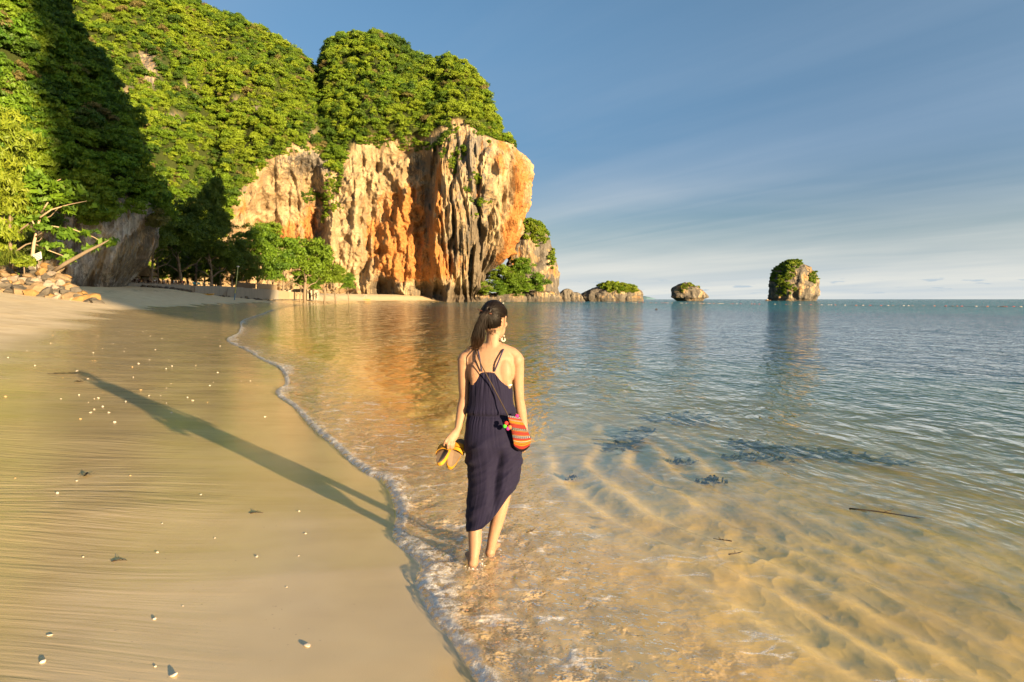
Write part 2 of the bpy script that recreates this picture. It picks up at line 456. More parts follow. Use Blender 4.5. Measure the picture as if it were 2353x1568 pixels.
# foam: lacy patches drifting in the first metres and suds in the churned strip
fw = g.n('ShaderNodeVectorMath', {0: P, 1: g.n('ShaderNodeVectorMath', {0: g.noise(P, 3.0, 3, 0.6, out=1), 3: 0.16}, operation='SCALE').outputs[0]}, operation='ADD').outputs[0]
lace = g.vor(g.mp(fw, scale=(2.2, 4.6, 0.0)), 1.9, 'DISTANCE_TO_EDGE')
lace = g.rng(lace, 0.02, 0.11, 1.0, 0.0)
area = g.rng(g.noise(g.mp(P, scale=(1.6, 3.6, 0)), 1.3, 4, 0.62), 0.54, 0.63)
zone = g.m('MULTIPLY', g.rng(inw, 0.05, 0.3), g.rng(inw, 0.9, 2.6, 1.0, 0.0))
bub = g.rng(g.noise(P, 55.0, 3, 0.7), 0.35, 0.62)
fo = g.m('MULTIPLY', g.m('MULTIPLY', g.m('MULTIPLY', lace, area), zone), g.m('ADD', 0.35, g.m('MULTIPLY', bub, 0.65)))
suds = g.m('MULTIPLY', g.rng(g.noise(fw, 9.0, 4, 0.65), 0.50, 0.68), g.rng(inw, 0.02, 0.75, 1.0, 0.0))
fo = g.m('ADD', fo, g.m('MULTIPLY', suds, 0.42), clamp=True)
edgef = g.m('MULTIPLY', g.rng(inw, -0.005, 0.03), g.rng(inw, 0.03, 0.10, 1.0, 0.0))
fo = g.m('MULTIPLY', g.m('ADD', fo, g.m('MULTIPLY', edgef, g.rng(g.noise(P, 20.0, 3, 0.6), 0.35, 0.6)), clamp=True), 0.85)
water = g.n('ShaderNodeMixShader', {0: fr, 1: under.outputs[0], 2: gl.outputs[0]})
foam = g.bsdf(color=(0.80, 0.76, 0.70), rough=0.35, normal=g.bump(g.noise(P, 40.0, 3, 0.7), 0.6, 0.01))
fin = g.n('ShaderNodeMixShader', {0: fo, 1: water.outputs[0], 2: foam.outputs[0]})
g.out(fin.outputs[0])
me = mesh_np('sea', Vw, remap[Fw], attrs={'sd': GSD.ravel()[used], 'dep': dep})
link('sea', me, m_sea, kind='structure')
# ------------------------------------------------------------------ limestone material (colour regions come as masks on the rock: stains, and shade painted in hollows)
def limestone(name, warm=1.0, scale=1.0, bumpd=1.2, gk=1.0):
    m, g = newmat(name)
    P = g.pos(); st = g.attr('stain', 'Color')
    sp = g.n('ShaderNodeSeparateColor', {0: st})
    org, gry, blk = sp.outputs[0], sp.outputs[1], sp.outputs[2]
    vert = g.mp(P, scale=(0.55 * scale, 0.55 * scale, 0.045 * scale))
    n_v = g.noise(vert, 1.0, 7, 0.62, 0.4)
    n_b = g.noise(P, 0.11 * scale, 6, 0.6)
    n_f = g.noise(P, 0.9 * scale, 6, 0.65)
    cream = g.mix(g.rng(n_b, 0.32, 0.68), (0.205, 0.135, 0.07), (0.375, 0.285, 0.165))
    cream = g.mix(g.m('MULTIPLY', g.rng(n_v, 0.45, 0.70), 0.65), cream, (0.15, 0.123, 0.09))
    orange = g.mix(g.rng(n_f, 0.3, 0.7), (0.27, 0.090, 0.018), (0.37, 0.165, 0.045))
    grey = g.mix(g.rng(n_v, 0.35, 0.65), (0.215*gk, 0.19*gk, 0.155*gk), (0.10*gk, 0.088*gk, 0.075*gk))
    o2 = g.rng(g.m('ADD', g.m('MULTIPLY', org, warm), g.m('MULTIPLY', g.m('SUBTRACT', g.noise(g.mp(P, scale=(1, 1, 0.4)), 0.13 * scale, 6, 0.65), 0.5), 2.4)), 0.28, 0.72)
    g2 = g.rng(g.m('ADD', gry, g.m('MULTIPLY', g.m('SUBTRACT', n_v, 0.5), 1.5)), 0.38, 0.62)
    c = g.mix(g.m('MULTIPLY', o2, 0.88), cream, orange)
    c = g.mix(g2, c, grey)
    # rain streaks and lichen black, plus shade painted into the cliff hollows
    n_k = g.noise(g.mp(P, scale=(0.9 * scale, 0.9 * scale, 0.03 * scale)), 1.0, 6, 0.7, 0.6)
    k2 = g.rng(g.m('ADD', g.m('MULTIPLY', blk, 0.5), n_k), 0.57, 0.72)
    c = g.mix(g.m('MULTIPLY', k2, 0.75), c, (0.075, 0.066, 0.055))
    c = g.mix(g.m('MULTIPLY', g.rng(n_f, 0.30, 0.44, 1.0, 0.0), 0.45), c, (0.12, 0.08, 0.045))
    wood = g.n('ShaderNodeAttribute', attribute_name='stain').outputs['Alpha']
    c = g.mix(wood, c, g.mix(n_f, (0.012, 0.020, 0.005), (0.050, 0.062, 0.014)))
    h = g.m('ADD', g.m('MULTIPLY', n_f, 0.55), g.m('MULTIPLY', n_v, 0.75))
    h = g.m('ADD', h, g.m('MULTIPLY', g.vor(P, 0.55 * scale), 0.25))
    b = g.bsdf(color=c, rough=0.9, spec=0.1, normal=g.bump(h, 0.8, bumpd))
    g.out(b.outputs[0])
    return m
m_rock_far = limestone('limestone_far', 1.0, 1.0, 1.6)
m_rock_near = limestone('limestone_near', 0.5, 3.0, 0.35, 2.5)
m_rock_islet = limestone('limestone_islet', 0.6, 1.2, 1.2, 0.7)

def gauss(px, py, blobs):
    t = np.zeros_like(px)
    for b in blobs:
        x, y, rx, ry = b[:4]; a = b[4] if len(b) > 4 else 1.0
        t = t + a * np.exp(-(((px - x) / rx)**2 + ((py - y) / ry)**2))
    return t

def headland(name, knots, nu, nw, ns, mat, disp, stain, side_n=0, kind='structure', back=60.0):
    """lofted hill: each column runs up the rock wall, over the wooded slope to the ridge and down behind it.
    knots: (picture x of the foot, depth Y, picture y of the wall's top, picture y of the ridge, depth of the slope, inward dir x, y, overhang right)"""
    K = np.array(knots, float)
    k = np.arange(len(K)); u = np.linspace(0, len(K) - 1, nu)
    pxk, Yk, wt, rp, Rk, ix, iy, ov = [cinterp(u, k, K[:, j]) for j in range(8)]
    bx = (pxk - 1176.5) / FPX * Yk; by = Yk
    il = np.hypot(ix, iy) + 1e-9
    ix, iy = ix / il, iy / il
    rad = np.hypot(bx, by)
    # (0,0) inward direction means straight away from the viewer's end of the beach
    frac = smooth(0.0, 0.6, il)
    ix = np.where(il < 0.3, bx / rad, ix * frac + bx / rad * (1 - frac)); iy = np.where(il < 0.3, by / rad, iy * frac + by / rad * (1 - frac))
    l2 = np.hypot(ix, iy); ix /= l2; iy /= l2
    zwt = CAMZ + (687.5 - wt) / FPX * by
    depth_r = by + Rk * np.maximum(iy, 0.2)
    zr = CAMZ + (687.5 - rp) / FPX * depth_r
    zr = np.maximum(zr, zwt + 1.0)
    nb = 14
    V = np.zeros((nu, nw + ns + nb, 3)); T = np.zeros((nu, nw + ns + nb)); Zr = np.zeros_like(T)
    for j in range(nw):
        f = j / (nw - 1); z = -4 + (zwt + 4) * f
        lean = -ov * np.sin(np.clip(f, 0, 1) * math.pi * 0.62)**1.4
        V[:, j, 0] = bx + ix * lean * 0.35 + np.sign(ov) * 0 ; V[:, j, 1] = by + iy * lean * 0.35
        V[:, j, 0] += -lean * 0.94
        V[:, j, 2] = z; T[:, j] = f - 1.0
    ex = V[:, nw - 1, :].copy()
    for j in range(ns):
        t = (j + 1) / ns
        V[:, nw + j, 0] = ex[:, 0] + ix * Rk * t**1.15; V[:, nw + j, 1] = ex[:, 1] + iy * Rk * t**1.15
        V[:, nw + j, 2] = zwt + (zr - zwt) * (1 - (1 - t)**1.45); T[:, nw + j] = t
    for j in range(nb):
        t = (j + 1) / nb
        V[:, nw + ns + j, 0] = ex[:, 0] + ix * (Rk + back * t); V[:, nw + ns + j, 1] = ex[:, 1] + iy * (Rk + back * t)
        V[:, nw + ns + j, 2] = zr - (zr + 3) * t**2; T[:, nw + ns + j] = 1 + t
    px, py = px_of(V)
    D = disp(V, T, px, py)                       # outward displacement in metres
    V[..., 0] -= ix[:, None] * D; V[..., 1] -= iy[:, None] * D
    px, py = px_of(V)
    st = stain(V, T, px, py)
    me = mesh_np(name, V.reshape(-1, 3), grid_faces(nu, V.shape[1])[:, ::-1], cols={'stain': st.reshape(-1, 4)})
    o = link(name, me, mat, kind=kind)
    return V, T, px, py, o

# ------------------------------------------------------------------ the great far headland
KF = [ # px    Y    walltop ridge  R    ix iy  ov
 (-160, 345,  640,  -60, 150, 0, 0, 0),
 (60,   345,  640,  -55, 150, 0, 0, 0),
 (220,  345,  640,  -25, 150, 0, 0, 0),
 (330,  350,  640,   -4, 140, 0, 0, 0),
 (440,  364,  640,   28, 135, 0, 0, 0),
 (500,  382,  610,   56, 120, 0, 0, 0),
 (560,  394,  455,   78, 105, 0, 0, 0),
 (640,  401,  362,  112, 100, 0, 0, 0),
 (700,  406,  345,  150,  95, 0, 0, 0),
 (738,  410,  352,  182,  90, 0, 0, 0),
 (775,  408,  400,  112,  85, 0, 0, 0),
 (830,  407,  345,  104,  85, 0, 0, 0),
 (890,  406,  332,  116,  85, 0, 0, 0),
 (950,  405,  338,  142,  80, 0, 0, 0),
 (1000, 403,  326,  170,  75, 0, 0, 0),
 (1030, 402,  300,  164,  60, 0, 0, 1),
 (1056, 402,  302,  178,  45, 0, 0, 4),
 (1076, 405,  326,  206,  34, 0, 0, 8),
 (1088, 411,  340,  242,  26, -0.3, 0.95, 13),
 (1094, 424,  344,  262,  24, -0.8, 0.6, 16),
 (1096, 440,  344,  264,  32, -0.95, 0.3, 12),
 (1092, 470,  344,  264,  50, -1.0, 0.1, 6),
 (1072, 520,  344,  264,  60, -0.9, -0.4, 0),
]
CAVES = [(878,664,24,24,16),(978,668,30,20,11),(1010,672,14,16,9),(1118,640,18,34,15),(1085,676,40,12,8),(1040,560,9,60,7),(1098,545,8,55,7),(958,560,7,40,5),
         (655,505,75,72,15),(725,470,16,70,7),(690,400,45,34,7),(800,500,9,30,6),(735,545,14,40,8),(905,365,24,18,4),(950,400,10,14,4),(1000,380,8,60,5),(985,470,14,90,8),(610,430,20,50,4),
         (860,380,16,12,3),(930,345,18,10,3),(1170,540,9,50,5),(840,560,10,60,4),(1150,610,12,40,5)]
BULGE = [(945,600,30,60,5),(925,470,30,40,4),(760,560,18,70,7),(885,560,40,70,3),(1050,470,45,110,5),(1130,480,26,90,4),(1000,600,16,70,5),(700,352,50,26,6),(1190,400,30,60,2),(1095,400,30,80,2)]
def disp_far(V, T, px, py):
    x, y, z = V[..., 0], V[..., 1], V[..., 2]
    wall = 1 - smooth(-0.02, 0.10, T)
    sl = 1 - wall
    a = x * 0.9 + y * 0.35 + .75 * np.clip(y - 410, 0, 200) * smooth(1090, 1130, px)
    d = 5.0 * fbm(a * 0.018, z * 0.014, 2.0, 3)
    flute = ridged(a * 0.075 + 0.5 * perlin(a * 0.03, z * 0.03), z * 0.011, y * 0.02, 4, gain=0.55)
    colm = ridged(a * 0.22 + 0.6 * perlin(a * 0.06, z * 0.05), z * 0.022, 5.0, 3)
    pock = fbm(x * 0.16, y * 0.16, z * 0.13, 5, gain=0.58)
    right = smooth(960, 1010, px + 12 * perlin(z * 0.05, 3.0))          # the right part is all hanging flutes
    left = 1 - right
    pk2 = fbm(x * 0.40, y * 0.40, z * 0.22, 4, gain=0.6)
    scoop = -np.maximum(0, perlin(x * 0.075 + 3, z * 0.055, y * 0.075) - 0.10) * 11.0
    hang = np.maximum(0, colm) * np.abs(np.sin(z * 0.09 + 3 * perlin(a * 0.08, z * 0.02, 4.0)))
    wob = a + 3.0 * perlin(a * 0.03, z * 0.035, 8.0)
    crack = smooth(.80, 1.0, 1 - np.abs(perlin(wob * 0.055, z * 0.009, 12.0))) + .7 * smooth(.82, 1.0, 1 - np.abs(perlin(wob * 0.13, z * 0.02, 15.0)))
    holes = np.maximum(0, perlin(x * 0.15 + 9, z * 0.12, y * 0.15) - 0.26)
    wall0 = wall; wall = wall * (1 - .75 * smooth(-.14, 0.0, T))
    d = d + wall * ((1.6 + 2.4 * right) * flute + (0.5 + 1.6 * right) * colm + 2.0 * right * hang + (3.0 * left + 1.2 * right) * pock + 0.8 * pk2 + scoop * left
                    - (2.6 + 2.0 * right) * crack - 9.0 * left * holes)
    wall = wall0
    d = d + 7.5 * right * wall * smooth(-1.0, -0.75, T)
    # hollows and buttresses
    edge = 6 * perlin(x * 0.12, z * 0.12, 3.0)
    for cx, cy, rx, ry, dp_ in CAVES:
        q = ((px - cx + edge) / rx)**2 + ((py - cy + edge * 0.6) / ry)**2
        d = d - wall * dp_ * np.exp(-q**1.6)
    for cx, cy, rx, ry, dp_ in BULGE:
        d = d + wall * dp_ * np.exp(-((px - cx) / rx)**2 - ((py - cy) / ry)**2)
    d = d - wall * 6.0 * (1 - smooth(15, 75, z)) * smooth(1120, 1180, px)
    # sea notch at the foot
    d = d - wall * 2.5 * np.exp(-((z - 2.5) / 2.0)**2) * smooth(820, 900, px)
    # stepped terraces, gullies on the wooded slope
    d = d + sl * (1 - smooth(0.9, 1.0, T) * 0.8) * (8.5 * fbm(x * 0.030, z * 0.034, 7.0, 4) + 4.5 * ridged(x * 0.035, z * 0.014, 1.0, 3))
    d = d - sl * 22 * np.exp(-((px - 740) / 13)**2) * smooth(0.05, 0.5, T) * (1 - smooth(1.0, 1.2, T)) 
    return d
ORANGE = [(905,480,38,46,.75),(952,505,40,70,1),(935,600,55,50,.9),(890,600,40,60,.45),(1000,612,70,40,.8),(1196,420,24,110,.75),(1176,560,22,80,.8),(1150,360,12,60,.7),(655,535,60,30,.9),(715,500,16,60,.7),(1150,600,40,40,.6),(975,540,40,60,.6),(560,480,24,60,.4),(1120,290,30,50,.6),(1010,420,8,70,.9),(1100,420,8,60,.6),(870,540,30,40,.5)]
GREYB = [(1060,430,50,120,.42),(1100,330,70,60,.45),(1120,470,45,90,.35),(880,350,120,24,.25),(740,400,40,70,.5),(560,440,40,40,.4),(690,365,60,22,.6),(1040,570,60,60,.35)]
HOLLOW_SHADE = [(985,440,12,90,.8),(1095,540,30,60,.6),(1040,560,22,60,.5),(1115,640,40,50,.8),(960,385,26,30,.5),(880,664,30,30,.9),(985,668,50,24,.6),(1080,678,80,14,1.0),(690,390,50,20,.5),(735,540,14,50,.6)]  # shade of the carved hollows, painted black into the rock colour
def stain_shade_far(V, T, px, py):
    wall = 1 - smooth(-0.02, 0.08, T)
    o = gauss(px, py, ORANGE) * wall
    gr = gauss(px, py, GREYB) * wall + (1 - wall) * 0.55
    k = gauss(px, py, HOLLOW_SHADE) * wall + 0.8 * np.exp(-((V[..., 2] - 1.0) / 1.6)**2) * smooth(880, 1000, px)
    wd = smooth(0.0, 0.06, T) * (1 - np.clip(gauss(px, py, BARE) * 1.4, 0, 1))
    return np.stack([o, gr, k, wd], -1)
BARE = [(335,140,22,28,1),(345,180,16,30,.9),(400,270,16,10,.8),(300,215,26,18,.7),(540,235,12,12,.7),(470,210,14,8,.6),(250,190,12,12,.7),(690,322,24,10,.5),(1032,262,12,20,.7),(720,315,12,24,.6),(590,250,9,10,.6),(430,200,8,12,.6),(370,300,10,14,.6)]
FV, FT, FPXX, FPYY, far_cliff = headland('limestone_headland', KF, 660, 230, 90, m_rock_far, disp_far, stain_shade_far, back=120)

# ------------------------------------------------------------------ the near wooded bluff on the left with its grey overhanging foot
KN = [
 (-620,  62,  560, -520, 40, 0, 0, 0),
 (-330,  74,  560, -420, 40, 0, 0, 0),
 (-120,  88,  560, -330, 40, 0, 0, 0),
 (20,    97,  545, -190, 38, 0, 0, 0),
 (95,   102,  505,  -80, 34, 0, 0, 0),
 (138,  105,  480,   50, 30, 0, 0, 2.0),
 (172,  108,  478,  165, 26, 0, 0, 4.2),
 (198,  111,  478,  262, 22, 0, 0, 6.4),
 (208,  117,  470,  330, 18, -0.5, 0.85, 8.8),
 (212,  127,  470,  350, 18, -0.9, 0.4, 9.8),
 (208,  142,  470,  350, 20, -1, 0.0, 8),
 (180,  170,  470,  340, 24, -0.9, -0.4, 4),
 (90,   200,  470,  340, 24, -0.6, -0.8, 0),
]
def disp_near(V, T, px, py):
    x, y, z = V[..., 0], V[..., 1], V[..., 2]
    wall = 1 - smooth(-0.05, 0.12, T); sl = 1 - wall
    a = x + y * 0.3 - z * 0.42           # strata lean
    d = 1.0 * fbm(x * 0.10, z * 0.10, y * 0.1, 3)
    d = d + wall * (1.25 * ridged(a * 0.26, z * 0.05 + a * .03, 2.0, 4, gain=.55) + 0.9 * fbm(x * 0.4, y * 0.4, z * 0.32, 5, gain=0.58))
    d = d - wall * 2.2 * np.exp(-((px - 238 - 8 * perlin(z * 0.4, 1.0)) / 13)**2 - ((py - 640) / 36)**2)
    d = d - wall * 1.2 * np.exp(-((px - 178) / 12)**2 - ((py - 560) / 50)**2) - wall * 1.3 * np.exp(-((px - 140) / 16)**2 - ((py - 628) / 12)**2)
    d = d + sl * (2.4 * fbm(x * 0.06, z * 0.07, y * 0.06, 4))
    return d
def stain_shade_near(V, T, px, py):
    n = fbm(V[..., 0] * 0.15, V[..., 2] * 0.1, 1.0, 3); lean_ = V[..., 0] + V[..., 1]*.3 - V[..., 2]*.42
    st_ = fbm(lean_ * .55, V[..., 2] * .05, 3.0, 4)
    o = 0.28 + 0.35 * n + 0.5 * (1 - smooth(20, 90, px))
    gr = 0.62 + .55 * st_ - 0.35 * (1 - smooth(20, 90, px))  # left end painted warmer and less grey, where sun reaches the rock
    k = 0.5 * np.exp(-((px - 180) / 14)**2 - ((py - 560) / 60)**2) + 0.45 * smooth(.05, .7, -st_) + 0.35 * np.exp(-((V[..., 2] - 4) / 1.5)**2)  # middle cleft painted black as shade, besides dark streaks and a dark foot
    return np.stack([o, gr, k, smooth(-0.05, 0.10, T)], -1)
NV, NT, NPX, NPY, near_cliff = headland('wooded_bluff', KN, 420, 110, 60, m_rock_near, disp_near, stain_shade_near, back=40)

# ------------------------------------------------------------------ headland that closes the bay behind the viewer (it shades the restaurant)
KB_q = (0.743, 0.669); KB_t = (0.669, -0.743)
def rock_tower(name, cx, cy, prof, depth_k, nth, nz, disp_amp, freq, mat, stain_f=None, label=None, cat=None, kind=None, rot=0.0, ymax=None, parent=None):
    """closed rock: prof = list of (z, xl, xr) in metres about cx; depth = half width * depth_k"""
    Pz = np.array([p[0] for p in prof]); Pl = np.array([p[1] for p in prof]); Pr = np.array([p[2] for p in prof])
    zz = np.linspace(Pz[0], Pz[-1], nz)
    l = np.interp(zz, Pz, Pl); r = np.interp(zz, Pz, Pr)
    th = np.linspace(0, 2 * math.pi, nth, endpoint=False)
    c = (l + r) / 2; a = np.maximum((r - l) / 2, 0.02)
    mx = a.max()
    b = (0.55 * a + 0.45 * mx * np.sqrt(np.clip(a / mx, 0, 1))) * depth_k
    X = c[None, :] + a[None, :] * np.cos(th)[:, None]
    Yy = b[None, :] * np.sin(th)[:, None]
    Z = np.broadcast_to(zz[None, :], X.shape).copy()
    nx, ny = np.cos(th)[:, None] * np.ones_like(X), np.sin(th)[:, None] * np.ones_like(X)
    o1 = cx * 0.37 + cy * 0.11
    dd = disp_amp * (fbm(X * freq + o1, Yy * freq, Z * freq, 5, gain=0.56) + 0.5 * ridged(X * freq * 1.7, Yy * freq * 1.7 + o1, Z * freq * 0.5, 3))
    dd = dd * np.clip(a / (0.25 * mx), 0.1, 1)[None, :]
    X = X + nx * dd; Yy = Yy + ny * dd; Z = Z + 0.35 * disp_amp * fbm(X * freq * 1.5, Yy * freq * 1.5, 2.0 + o1, 3) * smooth(Pz[0] + 1, Pz[0] + (Pz[-1]-Pz[0]) * .5, Z)
    if rot:
        cr, sr = math.cos(rot), math.sin(rot); X, Yy = X * cr - Yy * sr, X * sr + Yy * cr
    V = np.stack([X + cx, Yy + cy, Z], -1)
    px, py = px_of(np.maximum(V, [-1e9, 1.0, -1e9]))
    st = stain_f(V, px, py) if stain_f else np.stack([0.3 + 0.3 * fbm(X * .2, Z * .1, Yy * .2, 2), np.full_like(X, .55), 0.6 * np.exp(-((Z - 1.5) / 1.5)**2), np.zeros_like(X)], -1)
    F = grid_faces(nth, nz, wrap=True)
    n = nth * nz
    top = V[:, -1].mean(0); Vf = np.vstack([V.reshape(-1, 3), top[None]])
    stf = np.vstack([st.reshape(-1, 4), st[:, -1].mean(0)[None]])
    idx = np.arange(nth) * nz + nz - 1
    tf = np.stack([idx, np.roll(idx, -1), np.full(nth, n), np.full(nth, n)], -1)
    bm = bmesh.new()
    me = mesh_np(name, Vf, F, cols={'stain': stf})
    bm.from_mesh(me); bm.verts.ensure_lookup_table()
    for q in tf:
        try: bm.faces.new([bm.verts[int(q[0])], bm.verts[int(q[1])], bm.verts[int(q[2])]]).smooth = True
        except ValueError: pass
    bm.to_mesh(me); bm.free()
    o = link(name, me, mat, label=label, cat=cat, kind=kind, parent=parent)
    return V, px, py, o
_q, _t = 50.0, 300.0
_bc = (_q * KB_q[0] + _t * KB_t[0], _q * KB_q[1] + _t * KB_t[1])
rock_tower('headland_behind', _bc[0], _bc[1], [(-4,-33,33),(8,-32,32),(60,-32,31),(95,-30,30),(125,-24,27),(140,-12,16),(146,-2,3)], 1.0, 150, 90, 3.0, 0.06, m_rock_far, kind='structure', rot=math.atan2(KB_q[1], KB_q[0]))

# ------------------------------------------------------------------ sea stacks and skerries
def px_prof(Y, rows):
    return [(at(0, py, Y).z if py < 689 else -3.0, at(l, 688, Y).x, at(r, 688, Y).x) for py, l, r in rows]
def islet(name, Y, rows, label, amp, freq, dk=0.8, nth=110, nz=80, cat='islet', stain_f=None):
    pr = px_prof(Y, rows)
    cxm = (pr[1][1] + pr[1][2]) / 2
    return rock_tower(name, cxm, Y, [(z, l - cxm, r - cxm) for z, l, r in pr], dk, nth, nz, amp, freq, m_rock_islet, stain_f, label, cat)
def st_islet(V, px, py):
    x, y, z = V[..., 0], V[..., 1], V[..., 2]
    n = fbm(x * 0.12, z * 0.12, y * .12, 3)
    o = 0.18 + 0.5 * n
    gr = 0.66 - 0.6 * n
    k = 1.1 * np.exp(-((z - 0.5) / 1.6)**2) + 0.3 * smooth(0, .8, n)
    return np.stack([o, gr, k, np.zeros_like(o)], -1)
ISL = {}
ISL['stack'] = islet('sea_stack', 452, [(700,1148,1284),(688,1150,1284),(660,1160,1283),(620,1166,1277),(580,1170,1268),(548,1174,1260),(525,1182,1246),(514,1194,1226),(508,1206,1214)],
      'lower wooded limestone stack at the tip of the headland cliff', 3.2, 0.055, 0.55, 130, 100, 'rock stack', st_islet)
ISL['low'] = islet('rock_islet', 470, [(700,1342,1470),(690,1342,1470),(682,1338,1474),(676,1341,1476),(670,1352,1472),(664,1366,1462),(660,1376,1450),(655,1390,1420),(652,1398,1410)],
      'long low rocky islet topped with yellow-green bushes', 2.0, 0.09, 0.6, 130, 60, 'islet', st_islet)
ISL['wedge'] = islet('rock_islet', 560, [(700,1572,1603),(690,1570,1604),(687,1552,1616),(684,1544,1627),(680,1544,1626),(670,1546,1614),(662,1549,1604),(657,1556,1594),(652,1566,1582),(649,1571,1577)],
      'small wedge-shaped rock islet undercut above the sea', 1.6, 0.10, 0.8, 120, 70, 'islet', st_islet)
ISL['tall'] = islet('rock_islet', 640, [(700,1780,1866),(690,1780,1866),(686,1778,1870),(678,1775,1873),(668,1774,1874),(655,1774,1872),(640,1776,1870),(628,1779,1866),(616,1788,1856),(608,1799,1845),(603,1812,1832),(601,1820,1827)],
      'tall round-topped rock islet half covered with trees', 3.2, 0.085, 0.8, 140, 90, 'islet', st_islet)
_sk = [(1303,690,462,1288,1318,664),(1324,690,462,1308,1338,672),(1110,690,424,1076,1150,676),(1180,690,426,1120,1206,672),(1240,690,436,1196,1282,668),(1266,690,440,1240,1290,676),(1395,690,462,1380,1424,676),(1440,690,462,1424,1474,678)]
_skl = ['pointed skerry beside the tip of the headland','flat dark skerry between the headland and the bushy islet','low dark rock shelf left of the paddler under the cliff','pale rock shelf behind the paddler at the cliff foot',
        'broad pale shelf under the bush clump at the headland','last shelf rock at the seaward tip of the stack','pale slab in front of the bushy islet','right hand slab in front of the bushy islet']
for (cx, cy, Y, l, r, tp), lb in zip(_sk, _skl):
    mdl = (l + r) / 2; w = r - l
    islet('shore_rock', Y, [(700,l,r),(690,l,r),(690-(690-tp)*.5,l+w*.02,r-w*.02),(690-(690-tp)*.75,l+w*.06,r-w*.10),(tp+2,l+w*.2,r-w*.25),(tp,l+w*.42,r-w*.45)], lb, 1.3, 0.16, 0.6, 70, 36, 'rock', st_islet)

# ------------------------------------------------------------------ far island on the horizon
m_far, g = newmat('distant_hills')
g.out(g.bsdf(color=(0.10, 0.17, 0.20), rough=1.0, spec=0.0).outputs[0])
rock_tower('distant_island', at(1489, 688, 9000).x, 9000, [(-20,-112,95),(5,-110,92),(16,-95,60),(28,-80,10),(36,-60,-25),(39,-50,-40)], 0.7, 60, 24, 5.0, 0.02, m_far, label='faint blue island far off on the horizon', cat='island')
# ------------------------------------------------------------------ foliage
def leafmat(name, c0, c1, c2, trans=0.35, hill=False):
    m, g = newmat(name)
    lv = g.attr('lv')
    rnd = g.n('ShaderNodeObjectInfo').outputs['Random']
    a = g.mix(lv, c0, c1)
    a = g.mix(g.rng(rnd, 0.35, 1.0, 0.0, 0.75), a, c2)
    if hill:      # stands of darker evergreen, yellower scrub and a few dry crowns
        hu = g.n('ShaderNodeAttribute', attribute_name='hue', attribute_type='INSTANCER').outputs['Fac']
        a = g.mix(g.rng(hu, 0.50, 0.95, 0.0, 0.65), a, (0.21, 0.27, 0.014))
        a = g.mix(g.rng(hu, 0.0, 0.48, 0.80, 0.0), a, (0.022, 0.060, 0.008))
        a = g.mix(g.rng(rnd, 0.0, 0.09, 0.85, 0.0), a, (0.16, 0.115, 0.045))
    df = g.bsdf(color=a, rough=0.55, spec=0.25)
    tl = g.n('ShaderNodeBsdfTranslucent', {'Color': g.mix(0.5, a, (0.16, 0.22, 0.02))})
    mx = g.n('ShaderNodeMixShader', {0: trans, 1: df.outputs[0], 2: tl.outputs[0]})
    g.out(mx.outputs[0])
    return m
m_leaf_far = leafmat('foliage_hill', (0.050, 0.105, 0.007), (0.135, 0.225, 0.010), (0.165, 0.228, 0.012), 0.25, True)
m_leaf_near = leafmat('foliage_bluff', (0.045, 0.115, 0.009), (0.12, 0.235, 0.013), (0.14, 0.225, 0.014), 0.32, True)
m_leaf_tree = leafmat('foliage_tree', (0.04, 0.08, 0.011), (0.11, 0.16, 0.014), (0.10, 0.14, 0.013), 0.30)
m_leaf_lit = leafmat('foliage_sunlit', (0.05, 0.11, 0.009), (0.12, 0.21, 0.012), (0.14, 0.20, 0.012), 0.30)  # brighter copy of foliage_tree, sunlight put into its greens
m_leaf_yel = leafmat('foliage_yellow', (0.11, 0.17, 0.012), (0.215, 0.265, 0.018), (0.20, 0.235, 0.018), 0.35)
m_leaf_grass = leafmat('foliage_blades', (0.10, 0.16, 0.02), (0.20, 0.24, 0.03), (0.16, 0.2, 0.02), 0.3)
m_bark, g = newmat('bark')
P = g.obj()
nb = g.noise(g.mp(P, scale=(6, 6, 1.2)), 1.0, 5, 0.6)
g.out(g.bsdf(color=g.mix(nb, (0.10, 0.075, 0.05), (0.24, 0.185, 0.125)), rough=0.9, spec=0.1, normal=g.bump(nb, 0.6, 0.05)).outputs[0])

